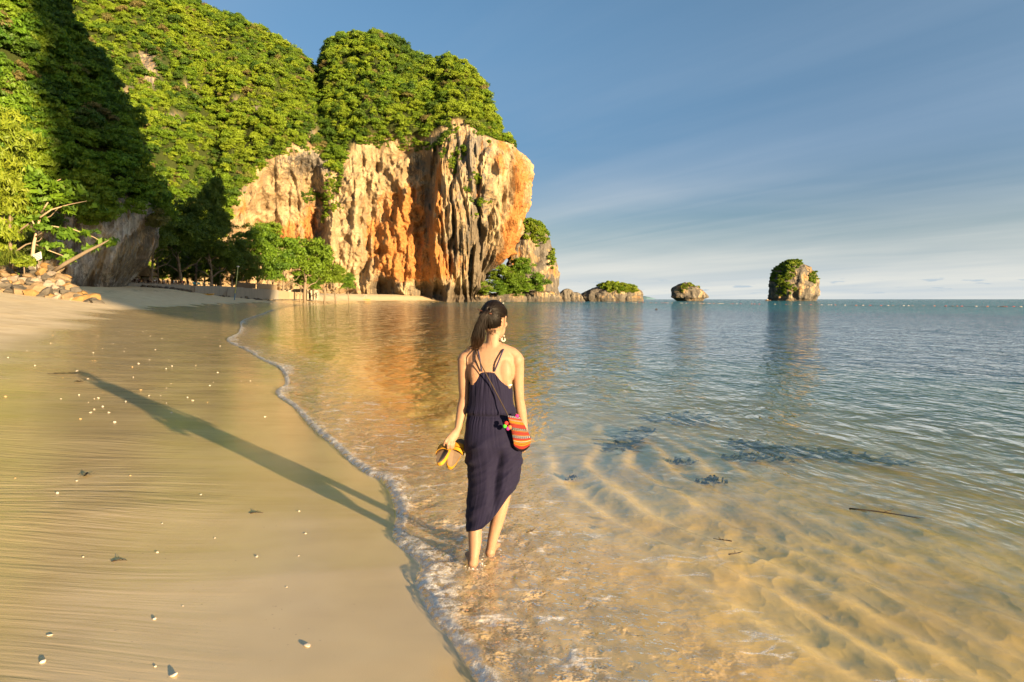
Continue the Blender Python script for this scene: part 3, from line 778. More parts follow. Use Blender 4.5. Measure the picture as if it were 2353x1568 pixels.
def crown_arrays(rs, n, leaf, nclump, shape=(1, 1, 0.8), clump=0.42, low=-0.55, aspect=1.7, droop=0.0, hollow=0.55):
    """leaf quads gathered in clumps spread through an ellipsoid"""
    cs = []
    while len(cs) < nclump:
        p = rs.normal(size=3); p /= np.linalg.norm(p)
        p *= hollow + (1 - hollow) * rs.random()
        if p[2] < low: continue
        cs.append(p * (1 - clump * 0.6))
    cs = np.array(cs)
    cr = clump * (0.65 + 0.6 * rs.random(nclump))
    k = rs.integers(0, nclump, n)
    dirs = rs.normal(size=(n, 3)); dirs /= np.linalg.norm(dirs, axis=1, keepdims=True)
    dirs[:, 2] = np.where(dirs[:, 2] < -0.25, -dirs[:, 2] * 0.6, dirs[:, 2])
    rad = cr[k] * (0.55 + 0.45 * rs.random(n))
    C = (cs[k] + dirs * rad[:, None] * np.array([1.05, 1.05, 0.95])) * np.array(shape)
    nrm = dirs + 0.65 * rs.normal(size=(n, 3)) + np.array([0, 0, 0.10])
    nrm /= np.linalg.norm(nrm, axis=1, keepdims=True)
    t = np.cross(nrm, rs.normal(size=(n, 3))); t[:, 2] -= droop; t /= np.linalg.norm(t, axis=1, keepdims=True)
    bb = np.cross(nrm, t)
    s = leaf * (0.6 + 0.8 * rs.random(n))
    a = t * (s * 0.5 * aspect)[:, None]; b2 = bb * (s * 0.36)[:, None]
    V = np.stack([C - a, C + b2 - a * 0.1, C + a, C - b2 - a * 0.1], 1).reshape(-1, 3)
    F = np.arange(4 * n).reshape(n, 4)
    # lighter young leaves at clump tops, constant per clump otherwise
    lv = np.clip(0.5 + 0.28 * rs.normal(size=nclump)[k] + 0.18 * rs.normal(size=n), 0, 1)
    return V, F, lv
def crown_mesh(name, seed, *a, mat=None, **kw):
    rs = np.random.default_rng(seed)
    V, F, lv = crown_arrays(rs, *a, **kw)
    me = mesh_np(name, V, F, attrs={'lv': lv}, smooth=False)
    me.materials.append(mat)
    return me
def proto(name, me):
    return bpy.data.objects.new(name, me)

def instancer(name, pts, scl, yaw, pid, protos, kind='stuff', label=None, cat=None, tilt=None, parent=None, hue=None):
    n = len(pts)
    me = bpy.data.meshes.new(name)
    me.vertices.add(n); me.vertices.foreach_set('co', np.ascontiguousarray(pts, dtype=np.float32).ravel())
    me.update()
    rot = np.zeros((n, 3), np.float32); rot[:, 2] = yaw
    if tilt is not None: rot[:, :2] = tilt
    me.attributes.new('rot', 'FLOAT_VECTOR', 'POINT').data.foreach_set('vector', rot.ravel())
    s3 = np.ascontiguousarray(np.broadcast_to(np.asarray(scl, np.float32).reshape(n, -1), (n, 3)), dtype=np.float32)
    me.attributes.new('scl', 'FLOAT_VECTOR', 'POINT').data.foreach_set('vector', s3.ravel())
    me.attributes.new('pid', 'INT', 'POINT').data.foreach_set('value', np.ascontiguousarray(pid, dtype=np.int32))
    me.attributes.new('hue', 'FLOAT', 'POINT').data.foreach_set('value', np.ascontiguousarray(np.full(n, .5) if hue is None else hue, dtype=np.float32))
    o = link(name, me, None, kind=kind, label=label, cat=cat, parent=parent)
    ng = bpy.data.node_groups.new(name + '_scatter', 'GeometryNodeTree')
    ng.interface.new_socket('Geometry', in_out='INPUT', socket_type='NodeSocketGeometry')
    ng.interface.new_socket('Geometry', in_out='OUTPUT', socket_type='NodeSocketGeometry')
    N = ng.nodes; L = ng.links
    gi = N.new('NodeGroupInput'); go = N.new('NodeGroupOutput')
    def na(nm, typ):
        x = N.new('GeometryNodeInputNamedAttribute'); x.data_type = typ; x.inputs[0].default_value = nm
        return x.outputs['Attribute']
    mp = N.new('GeometryNodeMeshToPoints'); L.new(gi.outputs[0], mp.inputs[0])
    jn = N.new('GeometryNodeJoinGeometry')
    arot = na('rot', 'FLOAT_VECTOR'); ascl = na('scl', 'FLOAT_VECTOR'); apid = na('pid', 'INT')
    e2r = N.new('FunctionNodeEulerToRotation'); L.new(arot, e2r.inputs[0])
    for k, p in enumerate(protos):
        oi = N.new('GeometryNodeObjectInfo'); oi.inputs['Object'].default_value = p
        cp = N.new('FunctionNodeCompare'); cp.data_type = 'INT'; cp.operation = 'EQUAL'
        L.new(apid, cp.inputs['A'] if False else [s for s in cp.inputs if s.type == 'INT'][0])
        [s for s in cp.inputs if s.type == 'INT'][1].default_value = k
        ip = N.new('GeometryNodeInstanceOnPoints')
        L.new(mp.outputs[0], ip.inputs['Points']); L.new(cp.outputs[0], ip.inputs['Selection'])
        L.new(oi.outputs['Geometry'], ip.inputs['Instance'])
        L.new(e2r.outputs[0], ip.inputs['Rotation']); L.new(ascl, ip.inputs['Scale'])
        L.new(ip.outputs[0], jn.inputs[0])
    L.new(jn.outputs[0], go.inputs[0])
    md = o.modifiers.new('scatter', 'NODES'); md.node_group = ng
    return o

def surf_sample(V, w, n, rs):
    """random points on the quads of a grid weighted by area * w; returns position, normal, flat cell index"""
    A = V[:-1, :-1]; B = V[1:, :-1]; C = V[1:, 1:]; D = V[:-1, 1:]
    nr = np.cross(C - A, D - B)
    ar = 0.5 * np.linalg.norm(nr, axis=-1)
    p = (ar * w).ravel(); tot = p.sum()
    if n is None or n > 1e9: n = 1000
    idx = rs.choice(p.size, n, p=p / tot)
    i, j = np.unravel_index(idx, ar.shape)
    u = rs.random(n)[:, None]; v = rs.random(n)[:, None]
    pt = (A[i, j] * (1 - u) + B[i, j] * u) * (1 - v) + (D[i, j] * (1 - u) + C[i, j] * u) * v
    nn = nr[i, j] / (np.linalg.norm(nr[i, j], axis=1, keepdims=True) + 1e-9)
    return pt, nn, (i, j), tot

rs = np.random.default_rng(3)
# ---- wood on the far headland
far_protos = [proto('canopy_tree', crown_mesh('canopy_tree', 20 + k, 520, 0.175, 10 + 2 * k, mat=m_leaf_far, clump=0.44 - .02 * k, shape=(1, 1, .75 + .12 * k), low=-.7)) for k in range(6)] + [proto('canopy_tree', crown_mesh('canopy_tree', 40 + k, 1500, 0.105, 7 + 2 * k, mat=m_leaf_far, clump=0.55 - .04 * k, shape=(1, 1, .72 + .10 * k), low=-.5, hollow=.6)) for k in range(4)]
Tm = FT[:-1, :-1]; Pxm = FPXX[:-1, :-1]; Pym = FPYY[:-1, :-1]
slope = smooth(-0.03, 0.03, Tm + 0.05 * perlin(Pxm * 0.03, Pym * 0.03, 1.0)) * (1 - smooth(1.08, 1.2, Tm))
bare = np.clip(gauss(Pxm, Pym, BARE), 0, 1)
nz = fbm(FV[:-1, :-1, 0] * 0.05, FV[:-1, :-1, 2] * 0.05, FV[:-1, :-1, 1] * .05, 4)
bare = np.clip(bare * 1.2 + smooth(0.55, 0.85, nz) * 0.5 * (Tm < 0.75), 0, 1)
WALLV = [(1092,412,16,14,1),(1100,468,22,9,1),(1040,380,14,22,1),(1060,350,14,16,1),(1030,300,22,26,1),(765,350,24,40,1),(770,410,18,40,1),(745,450,22,18,.9),(770,480,18,10,.8),(705,455,14,14,1),(500,430,46,90,1),(440,560,60,70,1),(560,400,30,30,.8),(1015,345,10,20,.8),(850,330,40,14,1),
         (960,340,50,12,.8),(1090,500,8,8,.7),(1125,330,8,8,.5),(650,345,40,12,1),(585,385,22,24,1),(745,500,10,18,.7),(1075,440,10,10,.6),(1150,300,10,14,.5),(720,340,30,16,.9)]
wv_ = np.clip(gauss(Pxm, Pym, WALLV), 0, 1) * (Tm <= 0.02)
wv_ = np.where(wv_ > 0.35, wv_, 0) * smooth(-0.25, 0.15, perlin(Pxm * 0.06, Pym * 0.06, 4.0) + 0.2) * 3.2
dens = np.clip(slope * (1 - bare * 0.93) + wv_ * 0.9, 0, 2.6) * (FV[:-1, :-1, 2] > 1.5)
pt, nn, ij, tot = surf_sample(FV, dens, 16500, rs)
sc = 1.0 + 1.6 * rs.random(len(pt))**1.6
onwall = FT[ij] < 0.0
sc = np.where(onwall, sc * 0.75, sc)
big = (rs.random(len(pt)) < 0.20) & ~onwall
sc = np.where(big, 2.4 + 2.6 * rs.random(len(pt)), sc)
nn[:, 2] = np.abs(nn[:, 2])
outw = nn * np.array([1, 1, 0.6]); outw = np.where((outw[:, 1] > 0)[:, None], -outw * [1, 1, -1], outw)
hue = np.clip(.5 + .55 * fbm(pt[:, 0]*.022, pt[:, 2]*.03, pt[:, 1]*.022, 3) + .30 * rs.normal(size=len(pt)) + .06 * big, 0, 1)
pt = pt + outw * (sc * 0.35)[:, None] + np.array([0, 0, 0.25]) * sc[:, None]
instancer('hillside_wood', pt, sc, rs.random(len(pt)) * 6.28, np.where(big, rs.integers(6, 10, len(pt)), rs.integers(0, 6, len(pt))), far_protos, hue=hue, label='dense green wood covering the far limestone headland', cat='wood')

# ---- wood on the near bluff
near_protos = [proto('bluff_tree', crown_mesh('bluff_tree', 50 + k, 1700, 0.125, 17 + 2 * k, mat=m_leaf_near, clump=0.36, droop=0.5, low=-0.75)) for k in range(5)]
Tm = NT[:-1, :-1]; Pxm = NPX[:-1, :-1]; Pym = NPY[:-1, :-1]; Zm = NV[:-1, :-1, 2]
dens = smooth(-0.10, 0.02, Tm + 0.16 * perlin(Pxm * 0.03, Pym * 0.03, 1.0)) * (1 - smooth(1.05, 1.4, Tm))
dens = np.clip(dens + (Tm < 0) * gauss(Pxm, Pym, [(30,560,70,50,1),(250,488,60,22,1)]), 0, 1) * (Zm > 3.5)
dens = dens * (Pxm > -330)
pt, nn, ij, tot = surf_sample(NV, dens, 2000, rs)
sc = 1.5 + 1.5 * rs.random(len(pt))
out = np.stack([nn[:, 0], nn[:, 1], np.abs(nn[:, 2]) * 0.5], -1); out = np.where((out[:, 1] > 0.3)[:, None], -out * [1, 1, -1], out)
ppx, ppy = px_of(pt)
lift = np.where(ppx > 180, 1.0, 0.45)
pt = pt + out * (sc * lift)[:, None]
hue = np.clip(.5 + .5 * fbm(pt[:, 0]*.08, pt[:, 2]*.08, pt[:, 1]*.08, 3) + .2 * rs.normal(size=len(pt)), 0, 1)
instancer('bluff_wood', pt, sc, rs.random(len(pt)) * 6.28, rs.integers(0, 5, len(pt)), near_protos, hue=hue, label='tangled wood hanging over the grey rock of the near bluff', cat='wood')

# ---- bushes on the stack and islets
m_leaf_isl = leafmat('foliage_islet', (0.050, 0.098, 0.006), (0.135, 0.205, 0.009), (0.16, 0.20, 0.011), 0.25)
isl_protos = [proto('islet_bush', crown_mesh('islet_bush', 80 + k, 220, 0.30, 8, mat=m_leaf_isl if k < 3 else m_leaf_yel, clump=0.48)) for k in range(5)]
def islet_wood(key, blobs, n, smin, smax, name, label, pids):
    V, px, py, o = ISL[key]
    w = np.clip(gauss(px[:-1, :-1], py[:-1, :-1], blobs), 0, 1)
    w = np.where(w > 0.3, w, 0) * (V[:-1, :-1, 2] > 2)
    front = V[:-1, :-1, 1] < V[..., 1].mean() + (V[..., 1].max() - V[..., 1].mean()) * 0.5
    pt, nn, ij, tot = surf_sample(V, w * front, n, rs)
    sc = smin + (smax - smin) * rs.random(n)
    pt = pt + nn * (sc * 0.2)[:, None]; pt[:, 2] += sc * 0.3
    instancer(name, pt, sc, rs.random(n) * 6.28, np.array(pids)[rs.integers(0, len(pids), n)], isl_protos, label=label, cat='bushes')
islet_wood('stack', [(1212,528,34,20,1),(1240,552,16,20,.9),(1266,600,6,30,.6)], 210, 1.2, 2.6, 'stack_bushes', 'green bushes on the crown of the lower stack', [0, 1, 2])
islet_wood('low', [(1395,660,22,10,1),(1440,668,24,8,1),(1415,664,20,8,1)], 190, 1.0, 2.1, 'islet_bushes', 'yellow-green bushes on the long low islet', [1, 3, 4])
islet_wood('wedge', [(1578,660,14,8,.9),(1565,668,8,8,.6),(1598,662,10,4,.6)], 60, 0.6, 1.4, 'islet_scrub', 'thin scrub on the wedge-shaped islet', [2, 3])
islet_wood('tall', [(1803,628,22,20,1),(1796,650,18,30,1),(1818,608,22,10,1),(1868,640,10,16,.9),(1810,665,18,10,.8)], 360, 1.1, 2.4, 'islet_trees', 'trees and creepers on the tall islet', [0, 1, 2, 3])
# ------------------------------------------------------------------ shape helpers for built things
def simple(name, col, rough=0.7, var=0.25, scale=3.0, bump=0.0, spec=0.3, metal=0.0, stretch=(1, 1, 1)):
    m, g = newmat(name)
    n = g.noise(g.mp(g.obj(), scale=stretch), scale, 5, 0.6)
    c0 = tuple(c * (1 - var) for c in col); c1 = tuple(min(1, c * (1 + var)) for c in col)
    kw = dict(color=g.mix(n, c0, c1), rough=rough, spec=spec, metal=metal)
    if bump:
        kw['normal'] = g.bump(n, 0.6, bump)
    g.out(g.bsdf(**kw).outputs[0])
    return m
def box_bm(bm, c, s, rot=0.0):
    r = bmesh.ops.create_cube(bm, size=1.0)
    M = Matrix.Translation(c) @ Matrix.Rotation(rot, 4, 'Z') @ Matrix.Diagonal((*s, 1))
    bmesh.ops.transform(bm, matrix=M, verts=r['verts'])
    return r['verts']
def tube_arrays(pts, rad, seg=8, cap=True, ry=None, up=None):
    pts = np.asarray(pts, float); n = len(pts); rad = np.broadcast_to(np.asarray(rad, float), (n,))
    ry = rad if ry is None else np.broadcast_to(np.asarray(ry, float), (n,))
    tan = np.gradient(pts, axis=0); tan /= np.linalg.norm(tan, axis=1, keepdims=True) + 1e-12
    u = np.array([0, 0, 1.0]) if up is None else np.asarray(up, float)
    if up is None and abs(tan[0] @ u) > 0.9: u = np.array([0, 1.0, 0])
    V = []
    for i in range(n):
        s = np.cross(tan[i], u); s /= np.linalg.norm(s) + 1e-12
        w = np.cross(s, tan[i])
        if up is None: u = w
        th = np.linspace(0, 2*math.pi, seg, endpoint=False)
        V.append(pts[i] + np.cos(th)[:, None] * s * rad[i] + np.sin(th)[:, None] * w * ry[i])
    V = np.concatenate(V); F = []
    for i in range(n - 1):
        for k in range(seg):
            a = i*seg + k; b = i*seg + (k+1) % seg
            F.append((a, b, b + seg, a + seg))
    if cap:
        V = np.vstack([V, pts[0], pts[-1]])
        for k in range(seg):
            F.append((len(V)-2, (k+1) % seg, k)); F.append((len(V)-1, (n-1)*seg + k, (n-1)*seg + (k+1) % seg))
    return V, F
def join_arrays(parts):
    V = []; F = []; o = 0
    for v, f in parts:
        V.append(np.asarray(v)); F += [tuple(int(i) + o for i in q) for q in f]; o += len(v)
    return np.concatenate(V), F
def mesh_py(name, V, F, mat=None, smooth=True):
    me = bpy.data.meshes.new(name)
    me.from_pydata([tuple(map(float, v)) for v in V], [], [tuple(f) for f in F])
    if smooth:
        me.polygons.foreach_set('use_smooth', np.ones(len(me.polygons), dtype=bool))
    me.update()
    if mat is not None: me.materials.append(mat)
    return me
def bm_mesh(name, bm, mat=None, smooth=False, bevel=0.0):
    if bevel:
        bmesh.ops.bevel(bm, geom=bm.edges[:], offset=bevel, segments=1, affect='EDGES')
    me = bpy.data.meshes.new(name); bm.to_mesh(me); bm.free()
    if smooth: me.polygons.foreach_set('use_smooth', np.ones(len(me.polygons), dtype=bool))
    if mat is not None: me.materials.append(mat)
    return me
def ellipsoid(c, r, seg=16, rings=10, M=None):
    V = []; F = []
    for i in range(rings + 1):
        ph = math.pi * i / rings
        for k in range(seg):
            th = 2*math.pi*k/seg
            V.append((math.sin(ph)*math.cos(th), math.sin(ph)*math.sin(th), math.cos(ph)))
    V = np.array(V) * np.array(r)
    if M is not None: V = V @ np.array(M).T
    V = V + np.array(c)
    for i in range(rings):
        for k in range(seg):
            a = i*seg+k; b = i*seg+(k+1) % seg
            if i == 0: F.append((a, a+seg, b+seg))
            elif i == rings-1: F.append((a, a+seg, b))
            else: F.append((a, a+seg, b+seg, b))
    return V, F
def remeshed(name, parts, voxel, mat, smooth_iter=4, fac=0.5):
    V, F = join_arrays(parts)
    me = mesh_py(name + '_raw', V, F)
    ob = bpy.data.objects.new(name + '_raw', me); COL.objects.link(ob)
    md = ob.modifiers.new('r', 'REMESH'); md.mode = 'VOXEL'; md.voxel_size = voxel; md.use_smooth_shade = True
    sm = ob.modifiers.new('s', 'SMOOTH'); sm.factor = fac; sm.iterations = smooth_iter
    dg = bpy.context.evaluated_depsgraph_get(); dg.update()
    out = bpy.data.meshes.new_from_object(ob.evaluated_get(dg)); out.name = name
    bpy.data.objects.remove(ob, do_unlink=True); bpy.data.meshes.remove(me)
    out.materials.clear(); out.materials.append(mat)
    out.polygons.foreach_set('use_smooth', np.ones(len(out.polygons), dtype=bool))
    return out
def empty(name, loc, label=None, cat=None, group=None, rot=None):
    return link(name, None, None, loc=loc, label=label, cat=cat, group=group, rot=rot)

# ------------------------------------------------------------------ stones
m_stone_tan = simple('stone_tan', (0.20, 0.14, 0.08), 0.9, 0.45, 2.2, 0.05, 0.1)
m_stone_grey = simple('stone_grey', (0.095, 0.082, 0.065), 0.9, 0.5, 2.2, 0.05, 0.1)
m_stone_gold = simple('stone_gold', (0.22, 0.13, 0.05), 0.9, 0.4, 2.2, 0.05, 0.1)
m_stone_pale = simple('stone_pale', (0.24, 0.195, 0.15), 0.85, 0.35, 3.0, 0.03, 0.1)
def stone_mesh(name, seed, mat, sub=2):
    bm = bmesh.new(); bmesh.ops.create_icosphere(bm, subdivisions=sub, radius=1.0)
    r = random.Random(seed)
    planes = []
    for k in range(13):
        v = Vector((r.gauss(0, 1), r.gauss(0, 1), r.gauss(0, 1))).normalized(); planes.append((v, r.uniform(0.48, 0.85)))
    for v in bm.verts:
        p = v.co.copy()
        for n_, d_ in planes:
            e = p.dot(n_) - d_
            if e > 0: p -= n_ * e * 0.97
        q = p * 2.2
        nn_ = float(perlin(q.x + seed, q.y, q.z))
        v.co = p * (1 + 0.10 * nn_); v.co.z *= 0.78
    return bm_mesh(name, bm, mat)
stones = {k: [stone_mesh('boulder_mesh', 100 + 10 * i + j, m, 2) for j in range(4)] for i, (k, m) in enumerate((('tan', m_stone_tan), ('grey', m_stone_grey), ('gold', m_stone_gold), ('pale', m_stone_pale)))}
rr = random.Random(5)
def put_stone(kind, p, s, label, group, name='boulder', cat='boulder'):
    o = link(name, rr.choice(stones[kind]), None, loc=p, label=label, cat=cat, group=group,
             rot=(rr.uniform(-.4, .4), rr.uniform(-.4, .4), rr.uniform(0, 6.28)))
    o.scale = (s * rr.uniform(0.85, 1.3), s * rr.uniform(0.8, 1.1), s * rr.uniform(0.75, 1.05))
    return o
# rock pile below the bluff at the left edge
for row in range(8):
    for k in range(20):
        px = -30 + k * 14 + rr.uniform(-6, 6); Y = 64 + row * 1.6 + rr.uniform(-.5, .5)
        if px > 225 - row * 10: continue
        foot = at(px, 671, 64)
        x = (px - 1176.5) / FPX * Y
        z = TZ(x, Y) + row * 0.40 * (1 - smooth(120, 240, px)) + rr.uniform(-.1, .2)
        s = rr.uniform(0.35, 0.95) * (1.1 if row < 2 else 0.9)
        kd = rr.choice(['tan', 'tan', 'grey', 'gold', 'pale', 'grey']) if px < 150 else rr.choice(['grey', 'grey', 'tan', 'gold'])
        lvl = 'at the foot of' if row < 2 else ('halfway up' if row < 5 else 'near the top of'); sid = 'at the left edge' if px < 50 else ('in the middle' if px < 130 else 'towards the grey rock'); sz_ = 'small' if s < .5 else ('large' if s > .8 else 'mid-sized')
        lb = {'tan': 'rough tan boulder in the pile below the bluff', 'gold': 'ochre boulder in the pile below the bluff', 'pale': 'pale stone in the pile below the bluff', 'grey': 'dark grey boulder in the pile below the bluff'}[kd]
        lb = '%s %s %s the rock pile, %s' % (sz_, {'tan': 'rough tan boulder', 'gold': 'ochre boulder', 'pale': 'pale stone', 'grey': 'dark grey boulder'}[kd], lvl, sid)
        put_stone(kd, (x, Y, z), s, lb, kd + ' boulders in the pile below the bluff')

# ------------------------------------------------------------------ restaurant terrace, sea wall
m_conc = simple('sea_wall_concrete', (0.23, 0.205, 0.165), 0.9, 0.35, 1.3, 0.03, 0.15, stretch=(1, 1, 0.25))
m_thatch, g = newmat('thatch')
n = g.noise(g.mp(g.obj(), scale=(9, 9, 1.2)), 2.0, 5, 0.7)
g.out(g.bsdf(color=g.mix(n, (0.13, 0.085, 0.04), (0.30, 0.205, 0.10)), rough=0.95, spec=0.05, normal=g.bump(n, 0.8, 0.08)).outputs[0])
m_dark = simple('dark_wood', (0.055, 0.032, 0.02), 0.6, 0.3, 4)
m_fence = simple('bamboo', (0.26, 0.19, 0.115), 0.8, 0.35, 5, 0.0, 0.2, stretch=(1, 1, 0.2))
m_white = simple('white_paint', (0.62, 0.60, 0.55), 0.7, 0.12, 2)
m_pane = simple('dark_opening', (0.03, 0.03, 0.03), 0.3, 0.2, 2)
WPTS = [(258,134,649.5),(330,141,651.5),(438,152,655.4),(500,162,657.5),(560,178,661),(600,192,664.5),(640,206,667)]
wp = [at(a, c, b) for a, b, c in WPTS]
def wall_strip(name, pts, thick, zb, mat, label, cat):
    V = []; F = []
    n = len(pts)
    for i, p in enumerate(pts):
        d = (pts[min(i+1, n-1)] - pts[max(i-1, 0)]); d.z = 0; d.normalize()
        nrm = Vector((-d.y, d.x, 0))            # inland side
        for q in (p, p + nrm * thick):
            V += [(q.x, q.y, zb), (q.x, q.y, p.z)]
    for i in range(n - 1):
        a = i * 4; b = a + 4
        F += [(a, b, b+1, a+1), (a+1, b+1, b+3, a+3), (a+3, b+3, b+2, a+2)]
    F += [(0, 1, 3, 2), ((n-1)*4, (n-1)*4+2, (n-1)*4+3, (n-1)*4+1)]
    return link(name, mesh_py(name, V, F, mat, False), label=label, cat=cat)
wall_strip('sea_wall', wp[:3], 0.4, 1.5, m_conc, 'grey concrete sea wall below the restaurant tables', 'wall')
wall_strip('sea_wall', [wp[2] + Vector((-0.3, 0.5, -0.15)), wp[3], wp[4]], 0.4, 1.5, m_conc, 'stepped middle length of sea wall behind the yellow kayak', 'wall')
wall_strip('sea_wall', [wp[4] + Vector((-0.3, 0.5, -0.12)), wp[5], wp[6]], 0.4, 1.5, m_conc, 'last length of sea wall under the bamboo fence', 'wall')
# terrace floor behind the wall
V = []; F = []
for i, p in enumerate(wp):
    V += [(p.x - 0.35, p.y + .1, p.z - 0.08), (p.x - 26, p.y + 14, p.z - 0.02)]
for i in range(len(wp) - 1):
    F.append((2*i, 2*i+2, 2*i+3, 2*i+1))
link('terrace', mesh_py('terrace', V, F, simple('packed_earth', (0.16, 0.115, 0.07), 0.95, 0.3, 1.0), False), kind='structure')
def wall_z(px):
    return float(np.interp(px, [a for a, b, c in WPTS], [p.z for p in wp]))
def wall_Y(px):
    return float(np.interp(px, [a for a, b, c in WPTS], [b for a, b, c in WPTS]))
# riprap in front and cobbles on the wall
for k in range(60):
    px = rr.uniform(330, 440) if k < 42 else rr.uniform(505, 640)
    Y = wall_Y(px) - rr.uniform(0.3, 2.6)
    x = (px - 1176.5) / FPX * Y
    put_stone('grey', (x, Y, TZ(x, Y) + rr.uniform(0, .25)), rr.uniform(.35, .62), 'dark boulder heaped against the foot of the sea wall ' + ('below the huts' if px < 365 else 'below the diners' if px < 400 else 'near the restaurant steps' if px < 450 else 'right of the kayak' if px < 560 else 'under the bamboo fence'), 'riprap boulders along the sea wall')
for k in range(34):
    px = 266 + k * 5.1 + rr.uniform(-1.5, 1.5)
    Y = wall_Y(px) + 0.1
    x = (px - 1176.5) / FPX * Y
    put_stone('pale', (x, Y + .1, wall_z(px) + 0.12), rr.uniform(.17, .34), 'round cobble on top of the sea wall ' + ('beside the grey rock' if px < 310 else 'in front of the straw hut' if px < 360 else 'in front of the middle tables' if px < 400 else 'in front of the right hand tables'), 'cobbles on the sea wall', 'cobble', 'stone')
# thatched huts
def hut(px, Y, w, dpt, zb, eave, apex, label):
    c = Vector(((px - 1176.5) / FPX * Y, Y, zb))
    root = empty('thatched_hut', c, label, 'hut')
    V = []; F = []
    nseg = 40; rings = 8
    for i in range(rings):
        t = i / (rings - 1)
        for k in range(nseg):
            th = 2*math.pi*k/nseg
            ex = abs(math.cos(th))**0.5 * math.copysign(1, math.cos(th)); ey = abs(math.sin(th))**0.5 * math.copysign(1, math.sin(th))
            s = 1 - t * 0.93
            j = 0.05 * rr.uniform(-1, 1) * (1 + (i == 0))
            V.append((ex * (w/2 * s + (0 if t < 1 else .3)) * (1 + j*.3), ey * dpt/2 * s, eave + (apex - eave) * t**0.9 + (rr.uniform(-.18, .02) if i == 0 else j)))
    for i in range(rings - 1):
        for k in range(nseg):
            a = i*nseg+k; b = i*nseg+(k+1) % nseg
            F.append((a, b, b+nseg, a+nseg))
    F.append(tuple(range((rings-1)*nseg, rings*nseg)))
    link('roof', mesh_py('roof', V, F, m_thatch, False), parent=root)
    for sx in (-1, 1):
        for sy in (-1, 1):
            v, f = tube_arrays([(sx*w*.38, sy*dpt*.38, -.3), (sx*w*.38, sy*dpt*.38, eave + .5)], .09, 6)
            link('post', mesh_py('post', v, f, m_dark), parent=root)
    bm = bmesh.new(); box_bm(bm, (0, dpt*.36, eave*.45), (w*.72, .12, eave*.9)); link('back_wall', bm_mesh('back_wall', bm, m_white), parent=root)
    bm = bmesh.new(); box_bm(bm, (0, -dpt*.3, .5), (w*.6, .4, 1.0)); link('counter', bm_mesh('counter', bm, m_dark), parent=root)
    return root
hut(338, 158, 5.0, 5.0, 4.6, 2.3, 4.6, 'thatched hut with a peaked straw roof behind the diners')
hut(290, 152, 5.4, 5.0, 4.6, 1.9, 4.2, 'thatched hut partly hidden behind the grey rock')

# diners, tables, chairs
def skin(name, c):
    return simple(name, c, 0.55, 0.08, 3)
m_skin2 = skin('skin_diner', (0.42, 0.26, 0.17))
m_hair2 = simple('hair_dark', (0.02, 0.014, 0.01), 0.5, 0.3, 20)
def seated_parts():
    body = [ellipsoid((0, 0, .62), (.17, .13, .30)), ellipsoid((0, -.02, .42), (.19, .17, .13))]
    for s in (-1, 1):
        body += [tube_arrays([(s*.09, -.02, .42), (s*.11, -.42, .45), (s*.11, -.44, .05)], [.085, .07, .05], 8),
                 tube_arrays([(s*.18, 0, .84), (s*.24, -.10, .60), (s*.16, -.34, .68)], [.055, .045, .035], 8),
                 ellipsoid((s*.11, -.50, .04), (.045, .11, .04))]
    body += [tube_arrays([(0, 0, .85), (0, -.01, 1.02)], [.055, .05], 8), ellipsoid((0, -.015, 1.10), (.085, .10, .125))]
    return body
seat_me = remeshed('diner_body', seated_parts(), 0.03, m_skin2, 2)
sh = remeshed('shirt_mesh', [ellipsoid((0, 0, .65), (.185, .145, .285)), tube_arrays([(-.19, 0, .84), (-.23, -.05, .70)], [.068, .06], 8), tube_arrays([(.19, 0, .84), (.23, -.05, .70)], [.068, .06], 8)], 0.03, m_skin2, 1)
hr = remeshed('diner_hair', [ellipsoid((0, .02, 1.13), (.095, .10, .115)), ellipsoid((0, .07, 1.04), (.07, .05, .10))], 0.025, m_hair2, 1)
shirts = [('yellow', (0.5, 0.36, 0.06)), ('cream', (0.6, 0.52, 0.42)), ('pink', (0.5, 0.28, 0.27)), ('brown', (0.16, 0.11, 0.07)), ('white', (0.65, 0.63, 0.6)), ('rose', (0.45, 0.2, 0.2)), ('white', (0.65, 0.63, 0.6)), ('light blue', (0.28, 0.45, 0.52)), ('white', (0.65, 0.63, 0.6)), ('red', (0.42, 0.09, 0.08)), ('pale', (0.55, .45, .4))]
dx = [215, 660, 790, 1070, 1200, 1320, 1540, 1695, 1765, 1920, 1435]
where = ['at the left end of the terrace beside the grey rock', 'raising a hand at the table before the hut', 'second from the hut post, seen from the side', 'sitting higher in front of the straw hut', 'just right of the straw hut',
         'in the middle of the terrace tables', 'at the table left of the one in blue', 'at a table right of the middle', 'beside the one in light blue', 'at the right end of the terrace', 'leaning forward in the middle of the terrace']
for k, (cx, (cn, cc), wh) in enumerate(zip(dx, shirts, where)):
    px = (440 + cx / 6.536) * .5745; Y = wall_Y(px) + 1.6 + (k % 3) * .7
    x = (px - 1176.5) / FPX * Y
    root = empty('person', (x, Y, wall_z(px) + (.30 if k == 3 else -.02)), 'diner in a %s top %s' % (cn, wh), 'person', rot=(0, 0, rr.choice([1.4, -1.4, 2.4, -2.2, 1.8])))
    link('body', seat_me, None, parent=root)
    s2 = sh.copy(); s2.materials.clear(); s2.materials.append(simple('shirt_' + cn.replace(' ', '_'), cc, 0.85, 0.1, 5)); link('shirt', s2, None, parent=root)
    link('hair', hr, None, parent=root)
